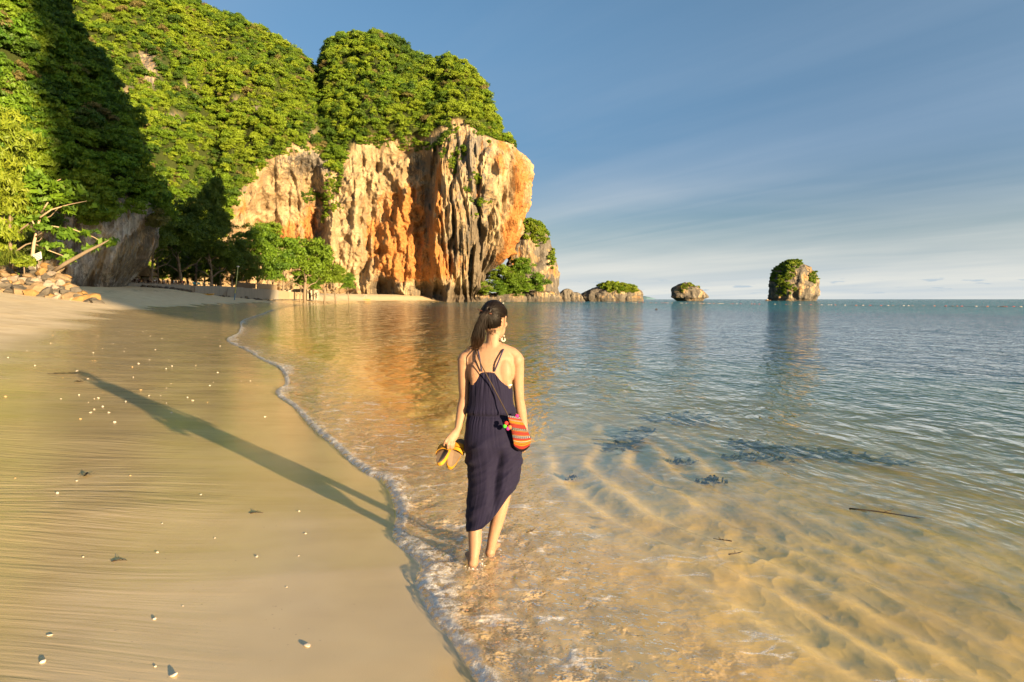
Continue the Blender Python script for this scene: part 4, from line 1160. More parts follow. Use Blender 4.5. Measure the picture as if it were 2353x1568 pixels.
def table_meshes():
    bm = bmesh.new(); box_bm(bm, (0, 0, .73), (1.1, .8, .05)); top = bm_mesh('table_top', bm, m_dark, bevel=.01)
    bm = bmesh.new(); box_bm(bm, (0, 0, .36), (.07, .07, .70)); leg = bm_mesh('leg', bm, m_dark)
    bm = bmesh.new(); box_bm(bm, (0, 0, .45), (.45, .45, .05)); seat = bm_mesh('seat', bm, m_dark)
    bm = bmesh.new(); box_bm(bm, (0, .21, .72), (.45, .04, .50)); bk = bm_mesh('backrest', bm, m_dark)
    bm = bmesh.new(); box_bm(bm, (0, 0, .22), (.05, .05, .44)); cl = bm_mesh('chair_leg', bm, m_dark)
    return top, leg, seat, bk, cl
tt, tl, cs_, cb, cl_ = table_meshes()
for k in range(9):
    px = 282 + k * 18.5; Y = wall_Y(px) + 2.0 + (k % 2) * .8
    x = (px - 1176.5) / FPX * Y; z = wall_z(px) - .05
    root = empty('dining_table', (x, Y, z), 'dark wooden dining table, number %s from the grey rock along the terrace' % ['one', 'two', 'three', 'four', 'five', 'six', 'seven', 'eight', 'nine'][k], 'table', 'terrace dining tables', rot=(0, 0, 1.2 + .2 * (k % 3)))
    link('table_top', tt, None, parent=root)
    for sx in (-1, 1):
        for sy in (-1, 1): link('leg', tl, None, parent=root, loc=(sx*.48, sy*.33, 0))
    for q, (ox, oy, rz) in enumerate(((.0, .95, 0), (.0, -.95, math.pi))):
        cr = empty('chair', (x + ox, Y + oy, z), 'dark wooden chair on the %s side of terrace table %s from the grey rock' % (('far', 'near')[q], ['one', 'two', 'three', 'four', 'five', 'six', 'seven', 'eight', 'nine'][k]), 'chair', 'terrace chairs', rot=(0, 0, rz + .3))
        link('seat', cs_, None, parent=cr); link('backrest', cb, None, parent=cr)
        for sx in (-1, 1):
            for sy in (-1, 1): link('leg', cl_, None, parent=cr, loc=(sx*.19, sy*.19, 0))
# small white notice box standing on the wall
p = at(280, 650.0, 136.0)
bm = bmesh.new(); box_bm(bm, (0, 0, .25), (.55, .25, .5)); link('white_box', bm_mesh('white_box', bm, m_white, bevel=.02), loc=(p.x, p.y, wall_z(280) + 0.02), label='small white box standing on the sea wall beside the grey rock', cat='box')

# sun loungers and folded teal cloths right of the tables
m_teal = simple('teal_cloth', (0.03, 0.20, 0.22), 0.9, 0.3, 4)
for k, px in enumerate((452, 462, 474, 487)):
    Y = wall_Y(px) + 2.0; x = (px - 1176.5) / FPX * Y
    root = empty('sun_lounger', (x, Y, wall_z(px) - .06), ['first lounger right of the diners, teal cloth over it', 'second lounger, teal cloth, right of the diners', 'bare wooden lounger third from the diners', 'bare wooden lounger above the kayak'][k], 'lounger', rot=(0, 0, .8))
    bm = bmesh.new(); box_bm(bm, (0, 0, .32), (.65, 1.3, .06)); link('bed', bm_mesh('bed', bm, m_teal if k < 2 else m_fence), parent=root)
    bm = bmesh.new(); vs = box_bm(bm, (0, .0, 0), (.65, .7, .06)); bmesh.ops.rotate(bm, cent=(0, 0, 0), matrix=Matrix.Rotation(R(50), 3, 'X'), verts=vs); bmesh.ops.translate(bm, vec=(0, .86, .58), verts=vs)
    link('backrest', bm_mesh('backrest', bm, m_teal if k < 2 else m_fence), parent=root)
    for sx in (-1, 1):
        for sy in (-1, 1):
            bm = bmesh.new(); box_bm(bm, (sx*.28, sy*.55, .15), (.06, .06, .3)); link('leg', bm_mesh('leg', bm, m_dark), parent=root)
# bamboo fences: slats too fine to pick apart, joined in panels
def fence(pxa, pxb, h, mat, label, name='bamboo_fence', step=0.16, dz=0.0):
    a = Vector(((pxa-1176.5)/FPX*(wall_Y(pxa)+.6), wall_Y(pxa)+.6, wall_z(pxa)+dz)); b = Vector(((pxb-1176.5)/FPX*(wall_Y(pxb)+.6), wall_Y(pxb)+.6, wall_z(pxb)+dz))
    L = (b - a).length; n = int(L / step); ang = math.atan2(b.y - a.y, b.x - a.x)
    root = empty(name, a, label, 'fence')
    bm = bmesh.new()
    for i in range(n):
        t = i / n; q = (b - a) * t
        box_bm(bm, (q.x, q.y, q.z + h/2 + rr.uniform(-.05, .05)), (step*.8, .05 + .03 * (i % 2), h + rr.uniform(-.06, .06)), ang)
    o = link('slats', bm_mesh('slats', bm, mat), parent=root); o['kind'] = 'stuff'
    for hz in (.25, .8):
        v, f = tube_arrays([(0, -.08, h*hz), tuple((b - a) + Vector((0, -.08, h*hz)))], .035, 6); link('rail', mesh_py('rail', v, f, mat), parent=root)
    for t in (0, .33, .66, 1.0):
        q = (b - a) * t; v, f = tube_arrays([(q.x, q.y - .05, q.z - .2), (q.x, q.y - .05, q.z + h + .15)], .07, 6); link('post', mesh_py('post', v, f, mat), parent=root)
fence(592, 638, 1.55, m_fence, 'pale bamboo fence at the far end of the sea wall')
fence(546, 589, 1.35, simple('old_bamboo', (0.13, 0.09, 0.055), 0.85, 0.35, 5), 'dark weathered fence behind the tall pole')
# steps with a rail down to the sand
for px, lb in ((444, 'concrete steps with a rail at the end of the restaurant wall'), (517, 'concrete steps with a rail left of the tall pole')):
    Y = wall_Y(px) - .4; x = (px-1176.5)/FPX*Y; root = empty('beach_steps', (x, Y, TZ(x, Y)), lb, 'steps', rot=(0, 0, .25))
    for i in range(6):
        bm = bmesh.new(); box_bm(bm, (.15 + .0, -.3 * i, .62 - .12 * i), (1.2, .3, 1.3 - .22 * i)); link('step', bm_mesh('step', bm, m_conc, bevel=.01), parent=root)
    v, f = tube_arrays([(.8, .3, 2.1), (.8, -1.7, 1.0), (.8, -1.75, 0)], .04, 6); link('rail', mesh_py('rail', v, f, m_dark), parent=root)
# kayaks
def kayak(p, L, rz, label):
    n = 26; V = []; F = []; seg = 14
    for i in range(n):
        t = i/(n-1)*2-1; w = .36*(1-abs(t)**2.4)**.7 + .015; h = .17*(1-abs(t)**3)**.6 + .02; rise = .10*t*t
        for k in range(seg):
            th = 2*math.pi*k/seg
            zz = math.sin(th)*h
            if zz > 0 and abs(t) < .35: zz *= -.1 if abs(math.cos(th)) < .6 else .9
            V.append((t*L/2, math.cos(th)*w, zz + rise + .17))
    for i in range(n-1):
        for k in range(seg):
            a = i*seg+k; b = i*seg+(k+1) % seg; F.append((a, b, b+seg, a+seg))
    F += [tuple(range(seg))[::-1], tuple(range((n-1)*seg, n*seg))]
    root = empty('kayak', p, label, 'kayak', rot=(0, 0, rz))
    link('hull', mesh_py('hull', V, F, simple('kayak_plastic', (0.62, 0.31, 0.015), 0.35, 0.08, 1.5, spec=.5)), parent=root)
    bm = bmesh.new(); box_bm(bm, (-.15, 0, .33), (.06, .42, .2)); link('seat_back', bm_mesh('seat_back', bm, m_dark, bevel=.02), parent=root)
Y = 156; x = (480-1176.5)/FPX*Y; kayak((x, Y, TZ(x, Y)), 3.6, -.35, 'yellow kayak lying on the sand below the sea wall')
Y = 325; x = (843-1176.5)/FPX*Y; kayak((x, Y, TZ(x, Y)), 4.2, -.05, 'yellow kayak drawn up on the far beach by the cave')
# tall leaning pole with a lamp
b0 = at(538, 675, 160); t0 = at(547, 614, 160); zb = TZ(b0.x, b0.y)
root = empty('lamp_pole', (b0.x, b0.y, zb), 'tall leaning yellow-green pole with a white lamp on top', 'pole')
d = t0 - Vector((b0.x, b0.y, zb))
v, f = tube_arrays([(0, 0, -.4), tuple(d * .22)], [.13, .12], 8); link('lower_pole', mesh_py('lower_pole', v, f, simple('blue_paint', (0.10, 0.20, 0.30), .5)), parent=root)
v, f = tube_arrays([tuple(d * .2), tuple(d)], [.125, .10], 8); link('upper_pole', mesh_py('upper_pole', v, f, simple('lime_paint', (0.48, 0.50, 0.16), .5)), parent=root)
v, f = ellipsoid(tuple(d + Vector((0, 0, .1))), (.30, .30, .17)); link('lamp', mesh_py('lamp', v, f, m_white), parent=root)
# white beach building behind the lit trees
Y = 262; x = (692-1176.5)/FPX*Y; zb = TZ(x, Y)
root = empty('beach_building', (x, Y, zb), 'low cream building with dark openings behind the beach trees', 'building', rot=(0, 0, .15))
m_cream = simple('cream_plaster', (0.36, 0.31, 0.23), .85, .2, 1.5)
bm = bmesh.new(); box_bm(bm, (0, 1.5, 1.9), (13, 5, 3.8)); link('wall', bm_mesh('wall', bm, m_cream), parent=root)
bm = bmesh.new(); box_bm(bm, (0, 1.0, 3.95), (14, 6.6, .3)); link('roof', bm_mesh('roof', bm, m_fence, bevel=.04), parent=root)
for i in range(6):
    bm = bmesh.new(); box_bm(bm, (-5.6 + i*2.25, -1.05, 1.5), (1.1, .12, 2.0)); wn = link('window', bm_mesh('window', bm, m_pane), parent=root)
    bm = bmesh.new(); box_bm(bm, (-6.6 + i*2.4, -2.0, 1.9), (.35, .35, 3.8)); link('column', bm_mesh('column', bm, m_cream), parent=root)
wall_strip('garden_wall', [at(640, 668, 215), at(665, 670.5, 240), at(712, 673.5, 268)], .4, 1.5, simple('tan_wall', (0.34, 0.26, 0.16), .9), 'low sunlit wall in front of the cream building', 'wall')

# ------------------------------------------------------------------ trees along the beach
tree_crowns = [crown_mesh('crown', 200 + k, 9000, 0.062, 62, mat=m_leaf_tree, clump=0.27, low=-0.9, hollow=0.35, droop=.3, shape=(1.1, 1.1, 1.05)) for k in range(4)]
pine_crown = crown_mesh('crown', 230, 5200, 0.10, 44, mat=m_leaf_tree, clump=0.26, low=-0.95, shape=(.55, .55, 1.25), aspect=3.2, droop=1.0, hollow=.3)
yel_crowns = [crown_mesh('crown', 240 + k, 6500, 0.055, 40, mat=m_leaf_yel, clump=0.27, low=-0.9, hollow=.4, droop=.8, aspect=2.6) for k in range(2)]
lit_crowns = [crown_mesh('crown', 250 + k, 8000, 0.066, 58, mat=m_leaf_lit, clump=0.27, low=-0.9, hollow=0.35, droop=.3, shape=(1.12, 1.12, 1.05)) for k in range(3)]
def trunk_mesh(h, r, seed, lean=(0, 0), nb=5, spread=1.0):
    q = random.Random(seed); parts = []
    pts = []
    for i in range(7):
        t = i/6; pts.append((lean[0]*t*t*h + .04*h*math.sin(3*t + seed), lean[1]*t*h + .03*h*math.sin(2.3*t + seed*2), -.4 + (h + .4)*t))
    parts.append(tube_arrays(pts, [r*(1.25 - .85*i/6) for i in range(7)], 8))
    for k in range(nb):
        t = .35 + .6*k/nb; i0 = min(5, int(t*6)); p = np.array(pts[i0]) ; a = k*2.4 + q.random()
        L = h*.42*spread*(1.1 - .5*t)
        parts.append(tube_arrays([p, p + np.array((math.cos(a)*L*.4, math.sin(a)*L*.4, L*.32)), p + np.array((math.cos(a)*L*.75, math.sin(a)*L*.75, L*.45)), p + np.array((math.cos(a)*L, math.sin(a)*L, L*.75))], [r*.55, r*.4, r*.26, r*.1], 6))
    V, F = join_arrays(parts)
    return mesh_py('trunk', V, F, m_bark)
def tree(px, py, rpx, Y, crown, label, flat=.95, name='tree', group=None, zb=None, lean=(0, 0)):
    c = at(px, py, Y); rad = rpx / FPX * Y
    zb = TZ(c.x, Y) if zb is None else zb
    root = empty(name, (c.x, Y, zb), label, 'tree', group, rot=None)
    h = max(1.5, c.z - zb)
    link('trunk', trunk_mesh(h * .98, max(.12, rad * .055), int(px), lean), None, parent=root)
    o = link('crown', crown, None, parent=root, loc=(0, 0, h), rot=(0, 0, px * .37))
    o.scale = (rad, rad, rad * flat)
    return root
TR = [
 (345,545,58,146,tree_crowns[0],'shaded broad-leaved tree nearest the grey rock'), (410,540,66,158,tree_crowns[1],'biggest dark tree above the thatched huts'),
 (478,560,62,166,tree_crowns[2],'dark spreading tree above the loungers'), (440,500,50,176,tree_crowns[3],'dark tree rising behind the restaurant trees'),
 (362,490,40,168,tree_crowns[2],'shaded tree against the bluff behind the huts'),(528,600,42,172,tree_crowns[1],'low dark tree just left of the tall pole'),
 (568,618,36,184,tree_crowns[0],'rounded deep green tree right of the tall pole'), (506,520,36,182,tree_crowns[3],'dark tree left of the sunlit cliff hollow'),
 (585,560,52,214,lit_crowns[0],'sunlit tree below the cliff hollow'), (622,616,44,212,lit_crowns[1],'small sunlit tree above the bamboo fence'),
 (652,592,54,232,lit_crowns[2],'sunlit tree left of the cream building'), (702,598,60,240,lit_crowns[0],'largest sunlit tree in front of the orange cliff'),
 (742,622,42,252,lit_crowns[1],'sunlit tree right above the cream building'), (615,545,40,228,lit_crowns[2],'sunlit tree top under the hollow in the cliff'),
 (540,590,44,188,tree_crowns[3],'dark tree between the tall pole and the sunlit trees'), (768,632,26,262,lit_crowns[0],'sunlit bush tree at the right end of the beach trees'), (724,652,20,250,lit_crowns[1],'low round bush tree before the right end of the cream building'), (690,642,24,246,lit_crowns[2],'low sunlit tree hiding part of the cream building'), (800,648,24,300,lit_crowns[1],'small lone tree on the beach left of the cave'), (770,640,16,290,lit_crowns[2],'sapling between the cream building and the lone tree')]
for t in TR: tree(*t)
tree(492, 470, 54, 196, pine_crown, 'tall feathery dark tree standing above the others', 1.0, 'feathery_tree')
for k, (px, py, rp_, Y) in enumerate([(330,628,22,166),(372,622,26,172),(410,626,28,176),(450,632,24,178),(495,636,26,184),(540,640,20,190),(390,600,34,182),(470,604,36,186),(430,580,40,190)]):  # bushes added to fill the black shade behind the terrace trees
    tree(px, py, rp_, Y, tree_crowns[k % 4], 'added bush filling deep shade behind the terrace, ' + ['just right of the grey rock', 'behind the peaked hut', 'behind the middle tables', 'behind the right hand tables', 'behind the loungers', 'behind the tall pole', 'high behind the huts', 'high behind the loungers', 'highest of the group'][k], .9, 'shade_fill_bush', 'bushes added to fill the shade behind the terrace')
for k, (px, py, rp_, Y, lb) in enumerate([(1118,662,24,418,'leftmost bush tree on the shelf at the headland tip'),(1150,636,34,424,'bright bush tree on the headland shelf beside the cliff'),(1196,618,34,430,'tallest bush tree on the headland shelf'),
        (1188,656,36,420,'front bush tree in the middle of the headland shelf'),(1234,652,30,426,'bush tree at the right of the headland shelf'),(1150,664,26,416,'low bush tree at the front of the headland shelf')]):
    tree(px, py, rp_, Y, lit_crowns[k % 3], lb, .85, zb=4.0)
# yellow bamboo-like trees at the left edge
for px, py, rp_, Y, lb in [(8,330,86,76,'tall yellow-green bamboo thicket at the left edge, upper mass'),(22,440,78,74,'yellow-green bamboo thicket at the left edge, lower mass'),(-20,540,70,73,'yellow-green bamboo clump cut by the left edge above the boulders')]:
    tree(px, py, rp_, Y, yel_crowns[int(py) % 2], lb, 1.25, 'bamboo_thicket', zb=TZ(-55, Y) + 1)
# broad-leaf sparse tree with pale bare branches before the grey rock
root_p = at(72, 612, 75); root = empty('almond_tree', root_p, 'sparse tree with pale bare branches leaning over the boulders', 'tree')
limbs = [[(72,612),(78,560),(92,500),(96,440),(92,425)],[(94,490),(112,462),(122,440),(150,428)],[(92,500),(118,482),(160,470),(200,462)],[(82,545),(120,520),(170,528),(215,545),(245,562)],[(96,445),(120,420),(140,412)],[(78,560),(110,575),(150,590)],[(96,440),(86,415),(70,405)],[(85,530),(70,500),(60,480)]]
parts = []; tips = []
for L in limbs:
    pp = [np.array(at(a, b, 75 + rr.uniform(-.6, .6)) - root_p) for a, b in L]
    n_ = len(pp); r0 = .22 if L is limbs[0] else .10
    parts.append(tube_arrays(pp, np.linspace(r0, .03, n_), 6)); tips += pp[1 if L is not limbs[0] else 3:]
V, F = join_arrays(parts); link('trunk', mesh_py('trunk', V, F, simple('pale_bark', (0.34, 0.25, 0.16), .85, .3, 5)), parent=root)
rs2 = np.random.default_rng(9); CV = []; CF = []; CL = []; off = 0
for tp in tips:
    for q in range(2):
        v, f, lv = crown_arrays(rs2, 60, .42, 4, (1, 1, .5), .5, aspect=1.5)
        v = v * (1.0 + .5 * rs2.random()) + tp + rs2.normal(size=3) * .5
        CV.append(v); CF.append(f + off); CL.append(lv); off += len(v)
me = mesh_np('crown', np.concatenate(CV), np.concatenate(CF), attrs={'lv': np.concatenate(CL)}, smooth=False); link('crown', me, m_leaf_lit, parent=root)
# arching strap-leaved plant and bright bush on the boulders
def strap_plant(px, py, Y, h, label):
    base = at(px, py, Y); V = []; F = []; LV = []
    for k in range(260):
        a = rr.uniform(0, 6.28); L = h * rr.uniform(.6, 1.15); w = .05 * rr.uniform(.7, 1.3); z0 = rr.uniform(0, h * .45)
        o = len(V); prev = None
        for i in range(5):
            t = i/4; r_ = L*.75*t; z = z0 + L*(.9*t - .95*t*t*rr.uniform(.9, 1.1))
            c = np.array((math.cos(a)*r_, math.sin(a)*r_, z)); s = np.array((-math.sin(a), math.cos(a), 0)) * w * (1 - t*.85)
            V += [c - s, c + s]
        for i in range(4): F.append((o+2*i, o+2*i+1, o+2*i+3, o+2*i+2)); LV.append(rr.random())
    me = mesh_np('leaves', np.array(V), np.array(F), attrs={'lv': np.array(LV)}, smooth=True)
    root = empty('strap_leaf_plant', base, label, 'plant'); link('leaves', me, m_leaf_grass, parent=root)
    v, f = tube_arrays([(0, 0, -.5), (0, 0, h*.5)], [.16, .10], 8); link('stem', mesh_py('stem', v, f, m_bark), parent=root)
strap_plant(24, 606, 70, 2.3, 'fountain-like strap-leaved plant at the left edge above the boulders')
strap_plant(-8, 612, 69, 1.6, 'smaller strap-leaved plant cut by the left edge')
b_ = at(55, 605, 68); root = empty('green_bush', b_ - Vector((0, 0, .8)), 'bright green leafy bush on top of the boulder pile', 'bush')
o = link('foliage', crown_mesh('foliage', 300, 900, .22, 20, mat=m_leaf_yel, clump=.42), None, parent=root, loc=(0, 0, .8)); o.scale = (1.25, 1.0, .95)
v, f = tube_arrays([(0, 0, -.3), (0, 0, .8)], [.08, .05], 6); link('stem', mesh_py('stem', v, f, m_bark), parent=root)
# slatted white notice board leaning in the branches
p = at(86, 590, 73.5)
root = empty('notice_board', p, 'small tilted white notice board with lines of writing by the sparse tree', 'sign', rot=(R(-12), R(-18), R(-10)))
bm = bmesh.new(); box_bm(bm, (0, 0, 0), (1.05, .05, .8)); link('board', bm_mesh('board', bm, m_white, bevel=.01), parent=root)
for k in range(4):
    bm = bmesh.new(); box_bm(bm, (0, -.03, .27 - .18*k), (.9, .02, .05)); link('text_line', bm_mesh('text_line', bm, m_dark), parent=root)
v, f = tube_arrays([(0, .05, -1.6), (0, .05, .1)], .05, 6); link('post', mesh_py('post', v, f, m_bark), parent=root)
# dead log lying up the rock
pp = [np.array(at(a, b, 73)) for a, b in ((120,626),(150,606),(200,578),(232,562),(250,552))]
v, f = tube_arrays(pp, [.20, .22, .18, .12, .05], 8); link('dead_log', mesh_py('dead_log', v, f, m_bark), label='dead log leaning up against the grey rock', cat='log')
# ------------------------------------------------------------------ the woman walking along the water's edge
_fp = ground((1650 + 410/1.3633) * .57446, (1180 + 1492/1.3633) * .57446, -0.015)
WO = Vector((_fp.x, _fp.y, 0.0)); YW = _fp.y
def C(cx, cy, y=0.0):
    """local point of the figure: picture position in the close-up, y metres further away than her heels"""
    p = at((1650 + cx/1.3633) * .57446, (1180 + cy/1.3633) * .57446, YW + y) - WO
    return np.array(p)
m_skin, g = newmat('skin')
ns_ = g.noise(g.obj(), 14.0, 5, 0.65)
g.out(g.bsdf(color=g.mix(ns_, (0.225, 0.122, 0.074), (0.325, 0.192, 0.120)), rough=0.55, spec=0.22, sub=0.12, normal=g.bump(g.noise(g.obj(), 240.0, 2, 0.5), 0.12, 0.002)).outputs[0])
m_skin.node_tree.nodes['Principled BSDF'].inputs['Subsurface Radius'].default_value = (0.02, 0.008, 0.004)
m_dress, g = newmat('navy_crinkle_cotton')
Pd = g.obj()
cr = g.noise(g.mp(Pd, scale=(210, 210, 14)), 1.0, 3, 0.6)
cr2 = g.noise(g.mp(Pd, scale=(60, 60, 9)), 1.0, 4, 0.6)
g.out(g.bsdf(color=g.mix(cr, (0.0034, 0.0028, 0.013), (0.0075, 0.0060, 0.026)), rough=0.82, spec=0.2, sheen=0.03,
             normal=g.bump(g.m('ADD', cr, g.m('MULTIPLY', cr2, 0.7)), 0.40, 0.003)).outputs[0])
m_hair, g = newmat('hair')
hn = g.noise(g.mp(g.obj(), scale=(160, 160, 30)), 1.0, 4, 0.6)
g.out(g.bsdf(color=g.mix(hn, (0.004, 0.0028, 0.002), (0.012, 0.0075, 0.005)), rough=0.45, spec=0.18).outputs[0])
m_hair_tip, g = newmat('hair_ends')
zt = g.n('ShaderNodeSeparateXYZ', {0: g.obj()}).outputs[2]
g.out(g.bsdf(color=g.mix(g.rng(zt, 1.30, 1.44), (0.040, 0.018, 0.008), (0.010, 0.006, 0.004)), rough=0.5, spec=0.18).outputs[0])

person = empty('person', WO, 'woman in a long navy dress walking away along the water, holding yellow sandals', 'person')

def tub(pts, rx, ry=None, seg=16, up=None):
    return tube_arrays(pts, rx, seg, True, ry, up)
body = []
# torso: stack of ellipses
tz = [(1.352,.050,.046,.012),(1.335,.066,.052,.010),(1.318,.105,.058,.006),(1.300,.138,.066,.002),(1.27,.156,.074,.0),(1.22,.150,.080,-.004),(1.16,.138,.084,-.006),(1.10,.122,.084,-.004),(1.02,.110,.078,.004),(.93,.106,.076,.004),(.86,.112,.078,.0),(.78,.122,.084,-.002),(.70,.124,.084,-.002),(.64,.114,.08,.0)]
def cxz(z):   # centre line of the torso
    return float(np.interp(z, [.2, .6, .72, .92, 1.1, 1.3, 1.6], [-.03, .020, .030, .022, .022, .018, .03]))
tp = [(cxz(z), yo + .10, z) for z, a, b_, yo in tz]
body.append(tub(tp, [a for z, a, b_, yo in tz], [b_ for z, a, b_, yo in tz], 28, up=(0, 1, 0)))
YB = .10     # torso sits 10 cm beyond the heels' plane
nk0 = C(437, 300, YB + .0); nk1 = C(447, 190, YB + .02)
body.append(tub([nk0 + [0, 0, -.03], nk0, (nk0 + nk1)/2, nk1], [.062, .050, .045, .047], None, 20))
# shoulder girdle
sL = C(280, 345, YB); sR = C(574, 345, YB)
body.append(tub([C(436, 292, YB), C(380, 300, YB), C(318, 318, YB), sL], [.045, .040, .036, .036]))
body.append(tub([C(436, 292, YB), C(494, 300, YB), C(545, 318, YB), sR], [.045, .040, .036, .036]))
for s, sp in ((-1, sL), (1, sR)):
    body.append(ellipsoid(sp + [-.004*s, 0, -.012], (.040, .042, .052)))
    body.append(ellipsoid((cxz(1.19) + s*.082, YB - .058, 1.185), (.046, .026, .078)))
    body.append(ellipsoid((cxz(1.15) + s*.098, YB - .035, 1.13), (.030, .040, .075)))
# arms
eL = C(283, 558, YB + .03); wL = C(246, 735, YB - .02)
body.append(tub([sL, C(279, 420, YB + .01), C(281, 490, YB + .02), eL, C(271, 620, YB + .02), C(259, 680, YB), wL], [.040, .0355, .0345, .0315, .0335, .0275, .0205], [.042, .038, .036, .032, .031, .025, .017], 18))
eR = C(582, 570, YB + .04); wR = C(612, 735, YB + .06)
body.append(tub([sR, C(577, 420, YB + .02), C(577, 490, YB + .03), eR, C(592, 630, YB + .05), C(602, 690, YB + .06), wR], [.040, .0355, .0345, .0315, .0335, .0275, .0205], [.042, .038, .036, .032, .031, .025, .017], 18))
# left hand: palm, curled fingers over the sandal straps, thumb on the far side
palm_c = (wL + C(206, 792, YB - .05)) / 2
body.append(tub([wL, C(232, 760, YB - .03), C(212, 786, YB - .05), C(206, 798, YB - .052)], [.021, .029, .031, .026], [.017, .014, .013, .012], 14, up=(0, 1, .3)))
def finger(a, b_, c_, d_, r): body.append(tub([a, b_, c_, d_], [r*1.1, r, r*.92, r*.72], None, 10))
hy = YB - .055
finger(C(190, 783, hy), C(178, 800, hy-.012), C(171, 816, hy-.004), C(176, 826, hy+.016), .0085)
finger(C(201, 790, hy), C(193, 815, hy-.014), C(192, 836, hy-.004), C(197, 840, hy+.016), .0090)
finger(C(214, 797, hy), C(210, 820, hy-.012), C(211, 836, hy-.002), C(214, 838, hy+.016), .0085)
finger(C(228, 800, hy), C(225, 818, hy-.008), C(223, 832, hy+.0), C(225, 835, hy+.014), .0075)
finger(C(222, 772, hy+.02), C(205, 790, hy+.032), C(192, 806, hy+.034), C(184, 818, hy+.026), .0095)
# right hand hanging ahead of the hip
body.append(tub([wR, C(617, 765, YB+.065), C(620, 790, YB+.07), C(620, 803, YB+.072)], [.0205, .020, .018, .016], [.017, .029, .032, .028], 14, up=(0, 1, 0)))
for k in range(4):
    oy = .045 + .018*k
    finger(C(620, 798, YB+oy), C(619, 825, YB+oy+.004), C(613, 846, YB+oy+.004), C(606, 858, YB+oy), .0082 - .0006*(k == 3))
finger(C(612, 770, YB+.035), C(604, 795, YB+.025), C(600, 812, YB+.028), C(600, 822, YB+.034), .009)
# legs
hipL = np.array((cxz(.72) - .062, YB - .01, .74)); hipR = np.array((cxz(.72) + .066, YB, .74))
aL = C(335, 1425, 0.0); aR = C(426, 1388, .17)
body.append(tub([hipL, C(372, 900, .10), C(356, 1060, .10), C(346, 1180, .07), C(341, 1270, .045), C(341, 1340, .03), C(338, 1400, .01), aL + [0, 0, .0], C(333, 1462, .0)], [.070, .062, .050, .044, .043, .041, .034, .030, .030], [.075, .066, .052, .046, .048, .045, .036, .034, .036], 18))
body.append(tub([hipR, C(505, 900, .14), C(505, 1010, .19), C(494, 1110, .20), C(474, 1190, .19), C(452, 1270, .18), C(434, 1345, .17), aR, C(424, 1420, .17)], [.070, .060, .050, .046, .044, .040, .032, .027, .028], [.075, .066, .052, .05, .048, .042, .034, .030, .032], 18))
for an, hx, dx_ in ((C(330, 1472, .0), -1, -.02), (C(424, 1428, .17), 1, .02)):
    zf = max(an[2], .012)
    body.append(ellipsoid((an[0], an[1] - .002, zf + .010), (.033, .036, .034)))
    body.append(tub([(an[0], an[1], zf + .018), (an[0] + dx_*.5, an[1] + .08, zf + .022), (an[0] + dx_, an[1] + .15, zf + .006), (an[0] + dx_*1.2, an[1] + .19, zf - .004)], [.032, .036, .042, .034], [.032, .032, .022, .014], 14))
    for k in range(5):
        tx = an[0] + dx_*1.2 - hx*(.030 - .015*k)
        body.append(tub([(tx, an[1] + .175, zf - .003), (tx + dx_*.1, an[1] + .235 - .010*k, zf - .008)], [.0105, .009 - .0004*k], None, 8))
# head, turned to look out to sea
HC = C(447, 143, YB + .03); HY = R(-23)
cH, sH = math.cos(HY), math.sin(HY)
def hd(x, y, z): return np.array((HC[0] + x*cH - y*sH, HC[1] + x*sH + y*cH, HC[2] + z))
HM = [[cH, -sH, 0], [sH, cH, 0], [0, 0, 1]]
body.append(ellipsoid(hd(0, -.008, .012), (.072, .090, .096), 24, 16, HM))
body.append(ellipsoid(hd(0, .034, -.050), (.054, .056, .064), 20, 12, HM))
body.append(ellipsoid(hd(0, .062, -.088), (.024, .024, .022), 14, 10, HM))
body.append(tub([hd(0, .086, .012), hd(0, .098, -.012), hd(0, .106, -.030), hd(0, .094, -.040)], [.007, .009, .011, .010]))
for s in (-1, 1):
    body.append(ellipsoid(hd(s*.013, .094, -.034), (.008, .008, .007), 10, 8, HM))
    body.append(ellipsoid(hd(s*.034, .070, -.022), (.022, .020, .020), 12, 8, HM))
    body.append(tub([hd(s*.012, .090, .022), hd(s*.030, .084, .028), hd(s*.048, .072, .022)], [.008, .009, .007], None, 8))
    # ear: rim and lobe
    ear = [hd(s*.070, .004, .018), hd(s*.079, -.006, .030), hd(s*.083, -.020, .028), hd(s*.082, -.026, .010), hd(s*.077, -.018, -.010), hd(s*.072, -.006, -.026), hd(s*.069, .0, -.030)]
    body.append(tub(ear, [.006, .0065, .0065, .006, .006, .0075, .006], None, 8))
    body.append(ellipsoid(hd(s*.073, -.008, .006), (.005, .016, .026), 10, 8, HM))
body.append(tub([hd(-.022, .086, -.060), hd(0, .094, -.057), hd(.022, .086, -.060)], [.004, .0065, .004], None, 8))
body.append(tub([hd(-.018, .085, -.068), hd(0, .092, -.069), hd(.018, .085, -.068)], [.004, .007, .004], None, 8))
bm_ = remeshed('body', body, 0.0046, m_skin, 5, 0.5)
link('body', bm_, None, parent=person)
# eyes, brows, lips as small parts of the face
m_eye = simple('eye_white', (0.7, 0.68, 0.64), 0.2, .05, 5); m_lip = simple('lips', (0.36, 0.13, 0.10), 0.4, .1, 20)
for s in (-1, 1):
    v, f = ellipsoid(hd(s*.031, .066, .006), (.0120, .0120, .0095), 12, 8); link('eye', mesh_py('eye', v, f, m_eye), parent=person)
    v, f = tube_arrays([hd(s*.014, .0925, .030), hd(s*.032, .0885, .036), hd(s*.050, .075, .030)], [.0028, .0034, .002], 6); link('eyebrow', mesh_py('eyebrow', v, f, m_hair), parent=person)
